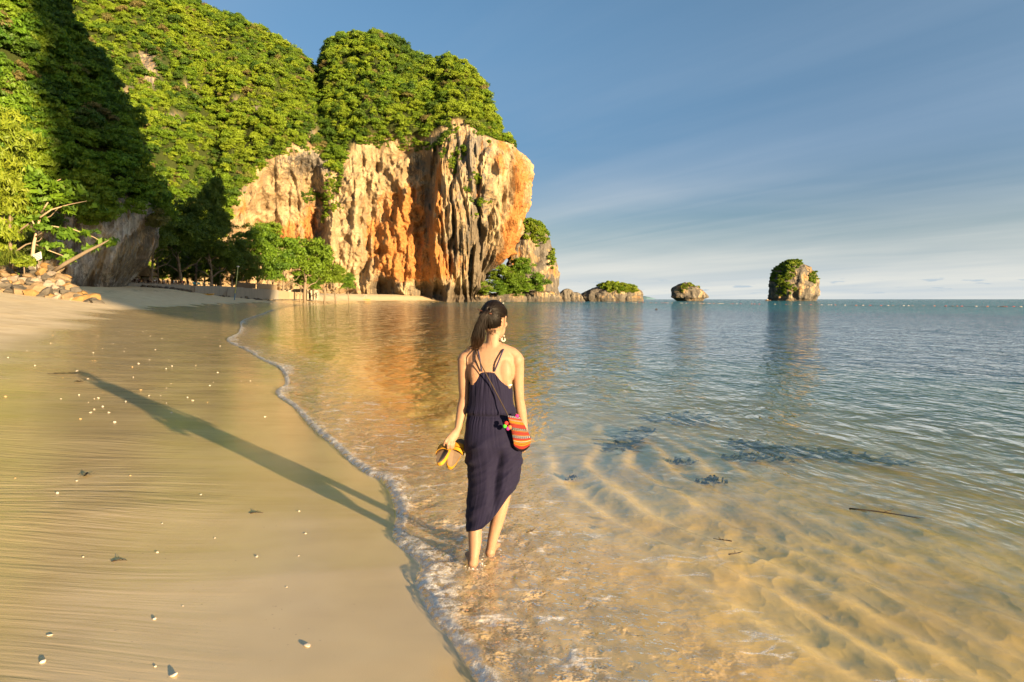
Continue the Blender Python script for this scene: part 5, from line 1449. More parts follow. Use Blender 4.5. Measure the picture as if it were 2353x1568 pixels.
# ---------------- dress
sil = [(400,340,520),(415,330,526),(475,311,541),(520,311,546),(560,309,546),(600,305,550),(632,298,560),(650,295,564),(662,302,556),(674,297,562),(700,291,563),(780,287,577),(850,288,598),(900,294,600),(950,303,592),(1000,309,578),(1050,310,555),(1100,303,534),(1150,299,512),(1200,296,486),(1250,296,460),(1300,298,440)]
sy_ = np.array([s[0] for s in sil]); sl_ = np.array([s[1] for s in sil]); sr_ = np.array([s[2] for s in sil])
zs_ = np.array([C(0, y_, YB)[2] for y_ in sy_])
xl_ = np.array([C(l, y_, YB)[0] for y_, l, r_ in sil]); xr_ = np.array([C(r_, y_, YB)[0] for y_, l, r_ in sil])
nth, nzv = 240, 260
th = np.linspace(0, 2*math.pi, nth, endpoint=False)     # 0 = towards the viewer (back), + to her right
sx = np.sin(th); cy_ = -np.cos(th)
hx = np.array([C(a, 0, YB)[0] for a in (296, 330, 380, 430, 480, 525, 560)]); hz = np.array([C(0, b_, YB)[2] for b_ in (1292, 1288, 1274, 1232, 1168, 1098, 1060)])
txx = np.array([C(a, 0, YB)[0] for a in (300, 312, 340, 368, 395, 425, 452, 482, 512, 540, 556)]); tzz = np.array([C(0, b_, YB)[2] for b_ in (484, 478, 447, 418, 413, 413, 418, 455, 482, 498, 500)])
# horizontal place of each meridian at hem and at neckline
xh = np.interp(sx, [-1, 1], [hx[0], hx[-1]]); hem = np.interp(xh, hx, hz)
hem = np.where(cy_ > 0, hem + .02 * cy_, hem) - .034 * (1 - np.abs(cy_)) * (sx < 0) + .012 * np.abs(np.minimum(cy_, 0))
xt_ = np.interp(sx, [-1, 1], [txx[0], txx[-1]]); top = np.interp(xt_, txx, tzz)
top = np.where(cy_ > 0, np.interp(xt_, txx, tzz + .03), top)
def make_dress(hem):
    tt_ = np.linspace(0, 1, nzv)
    Z = hem[:, None] + (top - hem)[:, None] * tt_[None, :]
    XL = np.interp(Z, zs_[::-1], xl_[::-1]); XR = np.interp(Z, zs_[::-1], xr_[::-1])
    ctr = (XL + XR)/2; half = (XR - XL)/2
    dep_ = np.interp(Z, [.1, .3, .45, .60, .74, .80, .92, 1.0, 1.1, 1.2], [.136, .138, .138, .134, .124, .118, .094, .094, .098, .092])
    cyo = np.interp(Z, [.1, .3, .6, .74, .92, 1.1, 1.2], [.104, .106, .110, .092, .104, .096, .098])
    SX = sx[:, None] * np.ones_like(Z); CY = cy_[:, None] * np.ones_like(Z)
    # slightly squared section
    pw = .88
    ex = np.sign(SX) * np.abs(SX)**pw; ey = np.sign(CY) * np.abs(CY)**pw
    X = ctr + half*ex; Yd = cyo + dep_*ey
    TH = th[:, None]
    f_top = smooth(.98, 1.15, Z) * np.exp(-((SX)/.6)**2)
    rdx = (X - .0) / (.16 + 1.25 * np.clip(1.26 - Z, 0, .3))
    pl = f_top * .0075 * perlin(rdx*30, Z*1.5, 4.0) + smooth(.93, 1.1, Z) * .006 * perlin(rdx*13, Z*2.0, 1.0)
    blouse = .009*np.exp(-((Z - .948)/.022)**2) - .007*np.exp(-((Z - .918)/.010)**2)
    gat = np.exp(-np.clip(.915 - Z, 0, 9)/.07) * (Z < .915) * .0050 * perlin(TH*17, Z*3, 5.0) + np.exp(-np.clip(Z - .925, 0, 9)/.05) * (Z > .925) * .005 * perlin(TH*15, Z*3, 7.0)
    # diagonal drags of cloth over the seat and round the legs, sweeping up to her right side
    uu = (X - .02)*0.62 + (Z - .5)*(-0.95) ; ww = (X - .02)*0.95 + (Z - .5)*.62
    fold = perlin(uu*16 + .8*perlin(uu*6, ww*5, 2.0), ww*3.2, 3.0)
    fold2 = ridged(uu*9 + .5, ww*2.0, 6.0, 2)
    am = (1 - smooth(.72, .84, Z))
    dr = am * (.014*fold + .009*fold2) + smooth(.40, .25, Z)*0 
    # hollow between the legs and the long shadowed trough below the seat
    trough = -.034*np.exp(-((X - np.interp(Z, [.3, .55, .75], [.035, .050, .085]))/.032)**2) * smooth(.30, .42, Z) * (1 - smooth(.66, .74, Z)) * (CY < 0)
    seat = .012*np.exp(-((Z - .745)/.06)**2) * (np.exp(-((X + .045)/.06)**2) + np.exp(-((X - .095)/.06)**2)) * (CY < 0)
    cr1 = -.007*np.exp(-((Z - .635 - .25*(X - .02))/.010)**2) * smooth(.05, -.02, -X*0 + .0) 
    vert = .0035*perlin(TH*22, Z*2.5, 9.0) * smooth(.93, .86, Z)*0 + .0015*perlin(TH*11, Z*2.2, 9.0)
    d_out = pl + blouse + gat + dr + trough + seat + vert
    X = X + d_out*SX*.8; Yd = Yd + d_out*CY
    # hem rolls slightly inwards
    V_o = np.stack([X, Yd, Z], -1)
    return V_o, SX, CY
_hx2 = np.array([296, 340, 380, 430, 480, 525, 560]); _hy2 = np.array([1291, 1288, 1276, 1232, 1168, 1098, 1060])
for _ in range(4):
    V_o, SX, CY = make_dress(hem)
    _a, _b = px_of(V_o[:, 0] + np.array(WO))
    _cx = (_a/.57446 - 1650)*1.3633; _cy = (_b/.57446 - 1180)*1.3633
    hem = np.where(cy_ < .25, hem + .8*(_cy - np.interp(_cx, _hx2, _hy2))*.00108, hem)
V_i = V_o.copy(); V_i[..., 0] -= SX*.004; V_i[..., 1] -= CY*.004
Vd = np.concatenate([V_i[:, ::-1][:, -40:][:, :], V_o], axis=1)   # inner lining of the lower part joined to the outside at the hem
Fd = grid_faces(nth, Vd.shape[1], wrap=True)
link('dress', mesh_np('dress', Vd.reshape(-1, 3), Fd), m_dress, parent=person)
# braided straps
m_braid = simple('braid', (0.022, 0.02, 0.05), 0.7, 0.4, 160, 0.003)
for name_, pts_ in (('dress_strap', [(377,418,-.012),(371,380,-.022),(364,340,-.012),(357,305,.02),(356,296,.06),(362,310,.11)]), ('dress_strap', [(446,418,-.012),(462,380,-.022),(478,340,-.010),(492,305,.02),(496,296,.06),(488,310,.11)])):
    base_ = np.array([C(a, b_, y_ + .02) for a, b_, y_ in pts_])
    tq = np.linspace(0, len(base_) - 1, 90); cl = np.stack([cinterp(tq, np.arange(len(base_)), base_[:, j]) for j in range(3)], -1)
    pr = []
    for ph in (0, 2.09, 4.19):
        a_ = np.arange(90)*.55 + ph
        pr.append(tube_arrays(cl + np.stack([np.cos(a_)*.0026, np.sin(a_)*.0026, np.zeros(90)], -1), .0030, 6))
    V, F = join_arrays(pr); link(name_, mesh_py('dress_strap', V, F, m_braid), parent=person)
# white edge of an undergarment at the right armpit
v, f = tube_arrays([C(524, 494, .03), C(533, 493, .04), C(541, 489, .06)], [.002, .006, .004], 8); link('undergarment_edge', mesh_py('undergarment_edge', v, f, m_white), parent=person)
# ---------------- hair: cap of drawn-back strands and the pony tail
tie = C(415, 80, YB - .085)
def on_head(p, r=1.0):
    """push a point on to the skull ellipsoid (slightly outside)"""
    q = p - hd(0, -.010, .016); l = np.array((q[0]*cH + q[1]*sH, -q[0]*sH + q[1]*cH, q[2])); e = np.array((.0820, .103, .109)) * r
    l = l / np.linalg.norm(l / e)
    return hd(l[0], l[1] - .010, l[2] + .016)
rh = np.random.default_rng(4); parts = []
cap = ellipsoid((0, 0, 0), (.0805, .1012, .1072), 40, 28)
cv = cap[0]; keep = []
def hairline(l):   # true where hair grows (head frame): not the face, not below the nape
    x, y, z = l
    return (z > -.066 + max(0, y + .02)*1.0 + (abs(x)/.077)**2*.020) and y < .078 + z*.2 and not (abs(x) > .062 and -.038 < y < .012 and z < .004)
okv = [hairline(v) for v in cv]
cf = [q for q in cap[1] if all(okv[i] for i in q)]
cvw = np.array([hd(v[0], v[1] - .010, v[2] + .016) for v in cv])
parts.append((cvw, cf))
tries = 0; ns = 0
tl_ = tie
while ns < 1400 and tries < 20000:
    tries += 1
    l = rh.normal(size=3); l /= np.linalg.norm(l); l = l * np.array((.0820, .103, .109))
    if not hairline(l): continue
    p0 = hd(l[0], l[1] - .010, l[2] + .016)
    if np.linalg.norm(p0 - tl_) < .03: continue
    k = 9; pts = []
    lift = rh.uniform(1.0, 1.045)
    for i in range(k):
        t = i/(k-1); q = p0*(1 - t) + tl_*t
        pts.append(on_head(q, lift + .05*t*t if t < .95 else lift + .05))
    pts = np.array(pts) + rh.normal(size=3)*.0012
    parts.append(tube_arrays(pts, np.linspace(.0013, .0021, k)*rh.uniform(.7, 1.2), 4)); ns += 1
# stray baby hairs at the nape
for i in range(40):
    p0 = on_head(hd(rh.uniform(-.05, .05), -.085, -.060 + rh.uniform(-.012, .01)))
    parts.append(tube_arrays([p0, p0 + [rh.normal()*.006, -.004, -.012], p0 + [rh.normal()*.012, -.002, -.026]], [.0010, .0008, .0004], 4))
V, F = join_arrays(parts); link('hair', mesh_py('hair', V, F, m_hair), parent=person)
# knot lump and band
v, f = tube_arrays([tie + np.array((.012*math.cos(a_), -.008 + .006*math.sin(a_), .016*math.sin(a_))) for a_ in np.linspace(0, 6.28, 14)], .009, 8, False); link('hair_knot', mesh_py('hair_knot', v, f, m_hair), parent=person)
path = np.array([tie, C(398, 96, YB - .125), C(380, 130, YB - .135), C(364, 184, YB - .13), C(356, 245, YB - .12), C(346, 292, YB - .11)])
wid = np.array([.009, .016, .022, .032, .041, .026]); parts = []
for i in range(430):
    a_ = rh.uniform(0, 6.28); r_ = math.sqrt(rh.random()); ln = rh.uniform(.80, 1.04)
    tq = np.linspace(0, 5*min(ln, 1.0), 13)
    c_ = np.stack([cinterp(tq, np.arange(6), path[:, j]) for j in range(3)], -1)
    w_ = cinterp(tq, np.arange(6), wid)
    wob = rh.uniform(0, 6.28); am_ = rh.uniform(0, .006)
    c_[:, 0] += w_*r_*math.cos(a_) + am_*np.sin(tq*1.8 + wob); c_[:, 1] += .55*w_*r_*math.sin(a_) + am_*.6*np.cos(tq*2.1 + wob)
    if ln > 1: c_[-1] += [rh.normal()*.01, 0, -.02*rh.random()]
    parts.append(tube_arrays(c_, np.linspace(.0024, .0007, 13)*rh.uniform(.7, 1.3), 4))
for i in range(14):   # flyaways
    tq = np.linspace(.5, 5, 12); c_ = np.stack([cinterp(tq, np.arange(6), path[:, j]) for j in range(3)], -1)
    c_[:, 0] += rh.normal()*.03*tq/4 + rh.normal()*.02*np.sin(tq); c_[:, 1] += rh.normal()*.01
    parts.append(tube_arrays(c_, .0008, 4))
V, F = join_arrays(parts); link('ponytail', mesh_py('ponytail', V, F, m_hair_tip), parent=person)
v, f = tube_arrays([C(352, 77, YB - .07), C(374, 87, YB - .085), C(432, 104, YB - .09)], [.0022, .0036, .0036], 6); link('hair_stick', mesh_py('hair_stick', v, f, simple('brown_wood', (0.10, 0.035, 0.02), .5)), parent=person)
# earrings
ec = C(495, 243, YB - .035)
ring = [ec + np.array((.0100*math.sin(a_), .004*math.cos(a_)*0, .0108*math.cos(a_))) for a_ in np.linspace(.55, 5.9, 30)]
m_ear = simple('shell_white', (0.44, 0.37, 0.31), .4, .08, 30, spec=.4)
er = link('earring', mesh_py('earring', *tube_arrays(ring, np.concatenate([np.linspace(.0025, .0050, 8), np.full(14, .0054), np.linspace(.005, .0025, 8)]), 10), m_ear), parent=person)
v, f = ellipsoid(ec + [.004, -.002, .021], (.0048, .004, .0055), 10, 8); link('earring_stud', mesh_py('earring_stud', v, f, m_ear), parent=er)
# cord end bow on the left shoulder
lp = [C(345 + 30*math.sin(a_)*(-.5) - 22, 292 + 5*math.cos(a_), YB - .075) for a_ in np.linspace(0, 6.28, 16)]
# ---------------- shoulder bag
bag_o = WO + Vector(C(575, 750, -.02))
bag = empty('shoulder_bag', bag_o, 'woven red and yellow striped shoulder bag on the right hip', 'bag')
bo = np.array(bag_o - WO)
def B(cx, cy, y): return C(cx, cy, y) - bo
left_e = [(517,656),(524,690),(537,739),(547,790),(556,830)]; right_e = [(586,667),(608,705),(632,750),(646,790),(638,828)]
nt_, ns2 = 60, 40; V = []; at_ = []; as_ = []
lt = np.array(left_e, float); rt = np.array(right_e, float)
for side in (0, 1):
    for i in range(nt_):
        t = i/(nt_-1); q = t*4
        lx = np.array([cinterp(np.array([q]), np.arange(5), lt[:, j])[0] for j in range(2)]); rx = np.array([cinterp(np.array([q]), np.arange(5), rt[:, j])[0] for j in range(2)])
        for k in range(ns2):
            s = k/(ns2-1)
            p = lx*(1-s) + rx*s
            sag = math.sin(math.pi*s); rnd = 22*sag*t**6
            th_ = .026*sag**.6*(math.sin(math.pi*min(1, .12 + t*.93))**.5)
            yy = -.035 + .045*s + (-th_ if side == 0 else th_*.8)
            V.append(B(p[0], p[1] + rnd + 5*sag*t, yy)); at_.append(t); as_.append(s)
F = []
o2 = nt_*ns2
for i in range(nt_-1):
    for k in range(ns2-1):
        a = i*ns2+k; F.append((a, a+1, a+ns2+1, a+ns2)); F.append((o2+a, o2+a+ns2, o2+a+ns2+1, o2+a+1))
for i in range(nt_-1):
    for e in (0, ns2-1):
        a = i*ns2+e; q = (a, a+ns2, o2+a+ns2, o2+a); F.append(q if e == 0 else q[::-1])
for k in range(ns2-1):
    a = (nt_-1)*ns2+k; F.append((a, a+1, o2+a+1, o2+a))
m_bag, g = newmat('woven_stripes')
t_ = g.attr('t'); s_ = g.attr('s')
rp = g.n('ShaderNodeValToRGB', {0: g.m('ADD', t_, g.m('MULTIPLY', g.noise(g.obj(), 60, 2, .5), .006))})
RED = (.20, .022, .016); YEL = (.30, .125, .010); BLK = (.012, .008, .012); NAV = (.028, .026, .055); WHT = (.36, .33, .28); ORG = (.24, .045, .014)
bands = [(0, NAV), (.085, RED), (.135, YEL), (.155, RED), (.175, WHT), (.185, BLK), (.20, YEL), (.235, BLK), (.25, YEL), (.275, ORG), (.31, BLK), (.322, RED), (.40, BLK), (.485, YEL), (.50, RED), (.60, YEL), (.612, NAV), (.69, RED), (.745, YEL), (.77, WHT), (.785, BLK), (.80, YEL), (.83, BLK), (.85, YEL), (.88, RED), (.95, BLK)]
cr_ = rp.color_ramp; cr_.interpolation = 'CONSTANT'
while len(cr_.elements) < len(bands): cr_.elements.new(.5)
for e, (pos_, c_) in zip(cr_.elements, bands):
    e.position = pos_; e.color = (*c_, 1)
def rows(t0, t1, n, rws):
    fx = g.m('FRACT', g.m('MULTIPLY', s_, n)); fy = g.m('FRACT', g.m('MULTIPLY', g.m('DIVIDE', g.m('SUBTRACT', t_, t0), t1 - t0), rws))
    dd = g.m('ADD', g.m('POWER', g.m('SUBTRACT', fx, .5), 2.0), g.m('POWER', g.m('SUBTRACT', fy, .5), 2.0))
    inb = g.m('MULTIPLY', g.m('GREATER_THAN', t_, t0), g.m('LESS_THAN', t_, t1))
    return g.m('MULTIPLY', g.m('LESS_THAN', dd, .075), inb)
dots = g.m('MAXIMUM', g.m('MAXIMUM', rows(.005, .08, 7, 2), rows(.405, .48, 9, 2)), rows(.615, .685, 9, 2))
dots_k = g.m('MAXIMUM', rows(.235, .25, 9, 1), rows(.83, .85, 9, 1))
flw = g.m('MULTIPLY', g.m('MULTIPLY', g.m('GREATER_THAN', t_, .505), g.m('LESS_THAN', t_, .595)), g.m('GREATER_THAN', g.noise(g.obj(), 190, 2, .5), .54))
c_ = g.mix(flw, rp.outputs[0], (.10, .03, .025))
c_ = g.mix(dots, c_, WHT); c_ = g.mix(dots_k, c_, YEL)
wv2 = g.noise(g.obj(), 420, 2, .5)
g.out(g.bsdf(color=g.mix(.25, c_, g.mix(wv2, (.02, .01, .01), c_), 'MIX'), rough=.9, spec=.1, normal=g.bump(wv2, .5, .003)).outputs[0])
me = mesh_py('pouch', V, F, m_bag)
me.attributes.new('t', 'FLOAT', 'POINT').data.foreach_set('value', np.array(at_, np.float32)); me.attributes.new('s', 'FLOAT', 'POINT').data.foreach_set('value', np.array(as_, np.float32))
link('pouch', me, None, parent=bag)
m_cord = simple('dark_cord', (0.035, 0.022, 0.013), .75, .35, 90)
cordp = [(519,655,-.045),(500,618,-.030),(470,560,-.012),(435,493,-.012),(405,438,-.016),(378,388,-.022),(357,340,-.004),(346,304,.018),(346,292,.06),(356,304,.12),(420,430,.20),(500,560,.20),(560,650,.15),(584,668,.03)]
cp = np.array([B(a, b_, y_ + (-.014 if k_ < 7 else .02)) for k_, (a, b_, y_) in enumerate(cordp)])
tq = np.linspace(0, len(cp)-1, 120); cl = np.stack([cinterp(tq, np.arange(len(cp)), cp[:, j]) for j in range(3)], -1)
V, F = tube_arrays(cl, .0036, 7); cord = link('cord', mesh_py('cord', V, F, m_cord), parent=bag)
kn = np.array([B(345 - 26 + 26*math.cos(a_)*.9, 289 + 6*math.sin(a_), .0) for a_ in np.linspace(0, 6.28, 20)])
V, F = tube_arrays(kn, .0034, 6, False); link('cord_loop', mesh_py('cord_loop', V, F, m_cord), parent=cord)
for nm, cx_, cy2, col in (('pompom', 503, 716, (.05, .42, .03)), ('pompom', 511, 700, (.50, .03, .03)), ('pompom', 520, 728, (.42, .02, .20)), ('pompom', 530, 722, (.72, .13, .05)), ('pompom', 569, 661, (.60, .02, .16))):
    bmx = bmesh.new(); bmesh.ops.create_icosphere(bmx, subdivisions=3, radius=.0115)
    for v_ in bmx.verts:
        v_.co *= 1 + .16*random.random()
        v_.co += Vector(B(cx_, cy2, -.062 if cx_ < 560 else -.01))
    link(nm, bm_mesh('pompom', bmx, simple('pompom_wool', col, .95, .3, 300), True), parent=bag)
# ---------------- sandals hanging from her fingers
m_foot = simple('sandal_footbed', (0.17, 0.115, 0.07), .8, .25, 30); m_sole = simple('sandal_yellow', (0.42, 0.195, 0.010), .55, .12, 20, spec=.35); m_buck = simple('buckle', (.30, .24, .14), .35, .1, 20, metal=.8)
def zp(zx, zy, y): return C((1700 + zx/5.115 - 1650)*1.3633, (1640 + zy/5.115 - 1180)*1.3633, y)
def sandal(name, z0, z1, ynear, L, label, mirror, tilt):
    a = zp(*z0, ynear); b_ = zp(*z1, ynear)
    vis = b_ - a; dyy = math.sqrt(max(1e-4, L*L - vis @ vis)); b_ = zp(*z1, ynear + dyy)
    u = (b_ - a)/np.linalg.norm(b_ - a); nn_ = np.array((tilt, -1, .35)); nn_ = nn_ - u*(nn_ @ u); nn_ /= np.linalg.norm(nn_); w = np.cross(u, nn_)*mirror
    org = WO + Vector(a); root = empty(name, org, label, 'sandal')
    n = 40; out = []
    for k in range(n):
        q = 2*math.pi*k/n; l = .5 - .5*math.cos(q); wd = (.036 + .010*l)*(abs(math.sin(q))**.75)*math.copysign(1, math.sin(q)); wd += .010*math.sin(l*math.pi*1.2)*.5
        out.append((l*L, wd))
    def slab(h0, h1, sc_, mat, nm, par):
        V = []; F = []
        for h, s3 in ((h0, sc_), (h1, sc_)):
            for l, wd in out: V.append(u*((l - L/2)*s3 + L/2) + w*wd*s3 + nn_*(h + .006*math.sin(l/L*4.5)))
        for k in range(n): F.append((k, (k+1) % n, n + (k+1) % n, n + k))
        F += [tuple(range(n))[::-1], tuple(range(n, 2*n))]
        me = mesh_py(nm, V, F, mat, False); return link(nm, me, None, parent=par)
    slab(-.022, -.002, 1.0, m_sole, 'sole', root); fb = slab(-.0035, .001, .955, m_foot, 'footbed', root)
    for l0, wdt in ((.66, .030), (.52, .024)):
        V = []; F = []; m2 = 18
        for k in range(m2+1):
            q = math.pi*k/m2
            for e in (-1, 1):
                for th2 in (0, .0035):
                    V.append(u*(l0*L + e*wdt/2) + w*(math.cos(q)*(.045 + th2)) + nn_*(math.sin(q)*(.036 + th2) - .008))
        for k in range(m2):
            i = k*4; j = i+4
            F += [(i, j, j+2, i+2), (i+1, i+3, j+3, j+1), (i, i+1, j+1, j), (i+2, j+2, j+3, i+3)]
        st_ = link('strap', mesh_py('strap', V, F, m_sole, False), parent=root)
        pb = [u*(l0*L + .012*math.cos(a_)) + w*(.043 + .0) + nn_*(.016 + .010*math.sin(a_)) for a_ in np.linspace(0, 6.28, 14)]
        V, F = tube_arrays(pb, .0018, 6, False); link('buckle', mesh_py('buckle', V, F, m_buck), parent=st_)
    return root
sandal('sandal', (285, 1085), (430, 690), -.03, .225, 'left hand yellow sandal of the pair the woman carries', 1, -.35)
sandal('sandal', (505, 1170), (745, 640), -.02, .245, 'right hand yellow sandal of the pair, close to her dress', -1, .10)
# ------------------------------------------------------------------ foam at the water's edge
m_foam, g = newmat('sea_foam')
Pf = g.pos()
hole = g.m('MULTIPLY', g.rng(g.noise(Pf, 26.0, 4, 0.65), 0.40, 0.60), g.attr('dens'))
fb_ = g.bsdf(color=g.mix(g.noise(Pf, 90, 3, .6), (.52, .48, .43), (.80, .78, .74)), rough=.4, spec=.3, normal=g.bump(g.vor(Pf, 120.0), .5, .006))
tp_ = g.n('ShaderNodeBsdfTransparent')
g.out(g.n('ShaderNodeMixShader', {0: hole, 1: tp_.outputs[0], 2: fb_.outputs[0]}).outputs[0])
def ico(sub):
    bm = bmesh.new(); bmesh.ops.create_icosphere(bm, subdivisions=sub, radius=1.0)
    v = np.array([x.co[:] for x in bm.verts]); f = np.array([[l.index for l in fc.verts] for fc in bm.faces]); bm.free()
    return v, f
_i1 = ico(1)
rf = np.random.default_rng(21)
# a lumpy lip of foam running along the edge of the swash
ln = np.linalg.norm(SHD[1:] - SHD[:-1], axis=1); cum = np.concatenate([[0], np.cumsum(ln)])
rd = np.hypot(SHD[:, 0], SHD[:, 1]); use = (SHD[:, 1] > 1.3) & (rd < 110)
s0, s1 = cum[use].min(), cum[use].max(); S = [s0]
while S[-1] < s1:
    r_ = np.interp(S[-1], cum, rd); S.append(S[-1] + max(.014, .0036 * r_))
S = np.array(S); ex_ = np.interp(S, cum, SHD[:, 0]); ey_ = np.interp(S, cum, SHD[:, 1])
tx_ = np.gradient(ex_); ty_ = np.gradient(ey_); tl2 = np.hypot(tx_, ty_); nx_ = ty_/tl2; ny_ = -tx_/tl2
k_ = 7
nx_ = np.convolve(np.pad(nx_, k_, 'edge'), np.ones(2*k_+1)/(2*k_+1), 'valid'); ny_ = np.convolve(np.pad(ny_, k_, 'edge'), np.ones(2*k_+1)/(2*k_+1), 'valid')
if shore_sd(ex_[:1] + nx_[:1]*.1, ey_[:1] + ny_[:1]*.1)[0] > 0: nx_, ny_ = -nx_, -ny_
r_e = np.hypot(ex_, ey_)
wid_ = (.06 + .30 * smooth(-.3, .7, perlin(ex_*.8 + 3, ey_*.5, 1.0)) + .02 * perlin(ex_*6, ey_*6, 2.0)) * (1 + .012 * r_e)
NC = 15; off = np.linspace(0, 1, NC)
OX = -.012 + off[None, :]**1.25 * (wid_[:, None] + .012)
FX = ex_[:, None] + nx_[:, None]*OX; FY = ey_[:, None] + ny_[:, None]*OX
fsd = shore_sd(FX, FY).reshape(FX.shape)
bub = np.clip(fbm(FX*22, FY*22, 1.0, 3), -1, 1); big_ = smooth(-.35, .6, perlin(FX*7, FY*7, 3.0))
env = np.sin(math.pi*np.clip(off*.9 + .10, 0, 1))[None, :]**.8
hh_ = (.003 + .013*big_*env + .004*bub*env) * (.7 + .05*r_e[:, None])
FZ = np.maximum(water_z(FX, FY, fsd), terrain_z(FX, FY, fsd)) + hh_ - .004*(off[None, :] > .96)
FZ[:, 0] = terrain_z(FX[:, 0], FY[:, 0], fsd[:, 0]) - .004
dens_ = np.clip(1.45 - 1.1*off[None, :] + 0*FX, 0, 1) * (.55 + .45*smooth(-.5, .3, perlin(ex_*1.3, ey_*1.3, 8.0)))[:, None]
link('sea_foam', mesh_np('sea_foam', np.stack([FX, FY, FZ], -1).reshape(-1, 3), grid_faces(len(S), NC), attrs={'dens': dens_.ravel()}), m_foam, kind='stuff')
# splash thrown up round her heels
V = []; F = []; o = 0
for cx_, cy2, yy, rr_, n_ in ((338, 1480, -.02, .060, 40), (440, 1430, .18, .055, 26)):
    c = np.array(WO) + C(cx_, cy2, yy)
    for k in range(n_):
        a = rf.uniform(0, 6.28); r_ = rr_ * rf.uniform(.7, 1.25)
        p = c + np.array((math.cos(a)*r_, math.sin(a)*r_*1.3, 0)); p[2] = .012 + abs(rf.normal()) * .010
        s = rf.uniform(.0015, .0045)
        V.append(_i1[0] * s * (1, 1, .7) + p); F.append(_i1[1] + o); o += len(_i1[0])
link('splash', mesh_np('splash', np.concatenate(V), np.concatenate(F), attrs={'dens': np.full(o, 2.5)}), m_foam, kind='stuff')

# ------------------------------------------------------------------ shells, twigs, weed
def on_ground_many(P2):
    P2 = np.asarray(P2, float); a = (P2[:, 0] - 1176.5) / FPX; b = (784.0 - P2[:, 1]) / FPX
    dy = _c + b * _s; dzz = -_s + b * _c; z = np.zeros(len(P2))
    for _ in range(6):
        t = (z - CAMZ) / dzz; x = a * t; y = dy * t; z = terrain_z(x, y)
    return np.stack([x, y, z], -1)
def on_ground(px, py):
    return Vector(on_ground_many([(px, py)])[0])
m_shell = simple('shell', (.50, .43, .34), .5, .2, 60, spec=.4)
m_coral = simple('shell_ochre', (.42, .27, .12), .6, .25, 60)
def shell_mesh(seed, mat):
    q = random.Random(seed); bm = bmesh.new(); bmesh.ops.create_icosphere(bm, subdivisions=3, radius=1.0)
    lob = [(Vector((q.uniform(-1, 1), q.uniform(-1, 1), q.uniform(-.2, .6))).normalized(), q.uniform(.15, .5)) for _ in range(5)]
    for v in bm.verts:
        d = v.co.normalized(); r_ = .8
        for n_, a_ in lob: r_ += a_ * max(0, d.dot(n_))**4
        r_ *= 1 + .05 * math.sin(14 * math.atan2(d.y, d.x)); v.co = d * r_; v.co.z *= .55
    return bm_mesh('shell', bm, mat, True)
shm = [shell_mesh(k, m_shell) for k in range(5)] + [shell_mesh(k + 9, m_coral) for k in range(2)]
sp = [(x*.595*.57446, (1900 + y*.595)*.57446, s) for x, y, s in ((1040,970,.016),(290,1260,.020),(1170,1350,.026),(2065,1150,.024),(330,1080,.015),(1060,522,.016),(1090,327,.010),(2010,245,.016),(1725,550,.014),(515,40,.018),(385,123,.02),(1230,882,.008),(1045,1290,.010),(1350,133,.013),(2055,395,.012),(1925,755,.008),(1445,425,.008),(105,22,.014),(875,5,.014),(2005,545,.008),(560,553,.009))]
sp += [(x*.595*.57446, (900 + y*.595)*.57446, .017 + .014*((x*7+y) % 10)/10) for x, y in ((1117,967),(1005,907),(932,932),(890,955),(1155,950),(1315,945),(1463,993),(945,1110),(40,1155),(845,1187),(770,1327),(730,1262),(590,1035),(515,983),(235,947),(690,1222),(1090,765),(1148,636),(1378,755),(1045,838),(760,800),(690,830),(340,797),(355,743),(1200,630),(960,718),(985,713),(1010,748),(628,860),(180,847),(55,893),(1260,1160),(610,1262),(540,1305),(410,1170),(660,1165),(1480,815))]
rq = random.Random(31)
for k in range(45):
    sp.append((rq.uniform(120, 620), rq.uniform(720, 960), rq.uniform(.007, .020)))
spec_l = {3: 'pair of white shells on the smooth sand right of the shells in front', 2: 'largest white shell fragment at the bottom edge of the sand', 1: 'pale shell stone in the bottom left corner', 0: 'white shell left of the paired shells near the bottom'}
gp = on_ground_many([(a, b) for a, b, c in sp])
for k, (px, py, s) in enumerate(sp):
    p = Vector(gp[k]); s = s * (.62 if k < 21 else .8)
    o = link('shell', shm[k % 5] if rq.random() < .85 else shm[5 + k % 2], None, loc=(p.x, p.y, p.z + s*.2), rot=(rq.uniform(-.3, .3), rq.uniform(-.3, .3), rq.uniform(0, 6.28)), cat='shell',
             label=spec_l.get(k, 'small pale shell scrap on the wet sand near the camera' if k < 21 else 'tiny pale shell scrap on the wet sand ' + ('far up the beach' if py < 800 else 'beyond her shadow' if py < 900 else 'left of her shadow' if px < 200 else 'across her shadow') + (' towards the left edge' if px < 220 else ' in mid beach' if px < 430 else ' towards the water')), group=None if k in spec_l else ('shells on the near sand' if k < 21 else 'shell scraps on the wet beach'))
    o.scale = (s*rq.uniform(.8, 1.3), s*rq.uniform(.7, 1.1), s*rq.uniform(.6, 1.0))
m_twig = simple('wet_twig', (.035, .022, .012), .6, .4, 40)
m_weed = simple('dark_weed', (.11, .105, .06), .7, .4, 20)
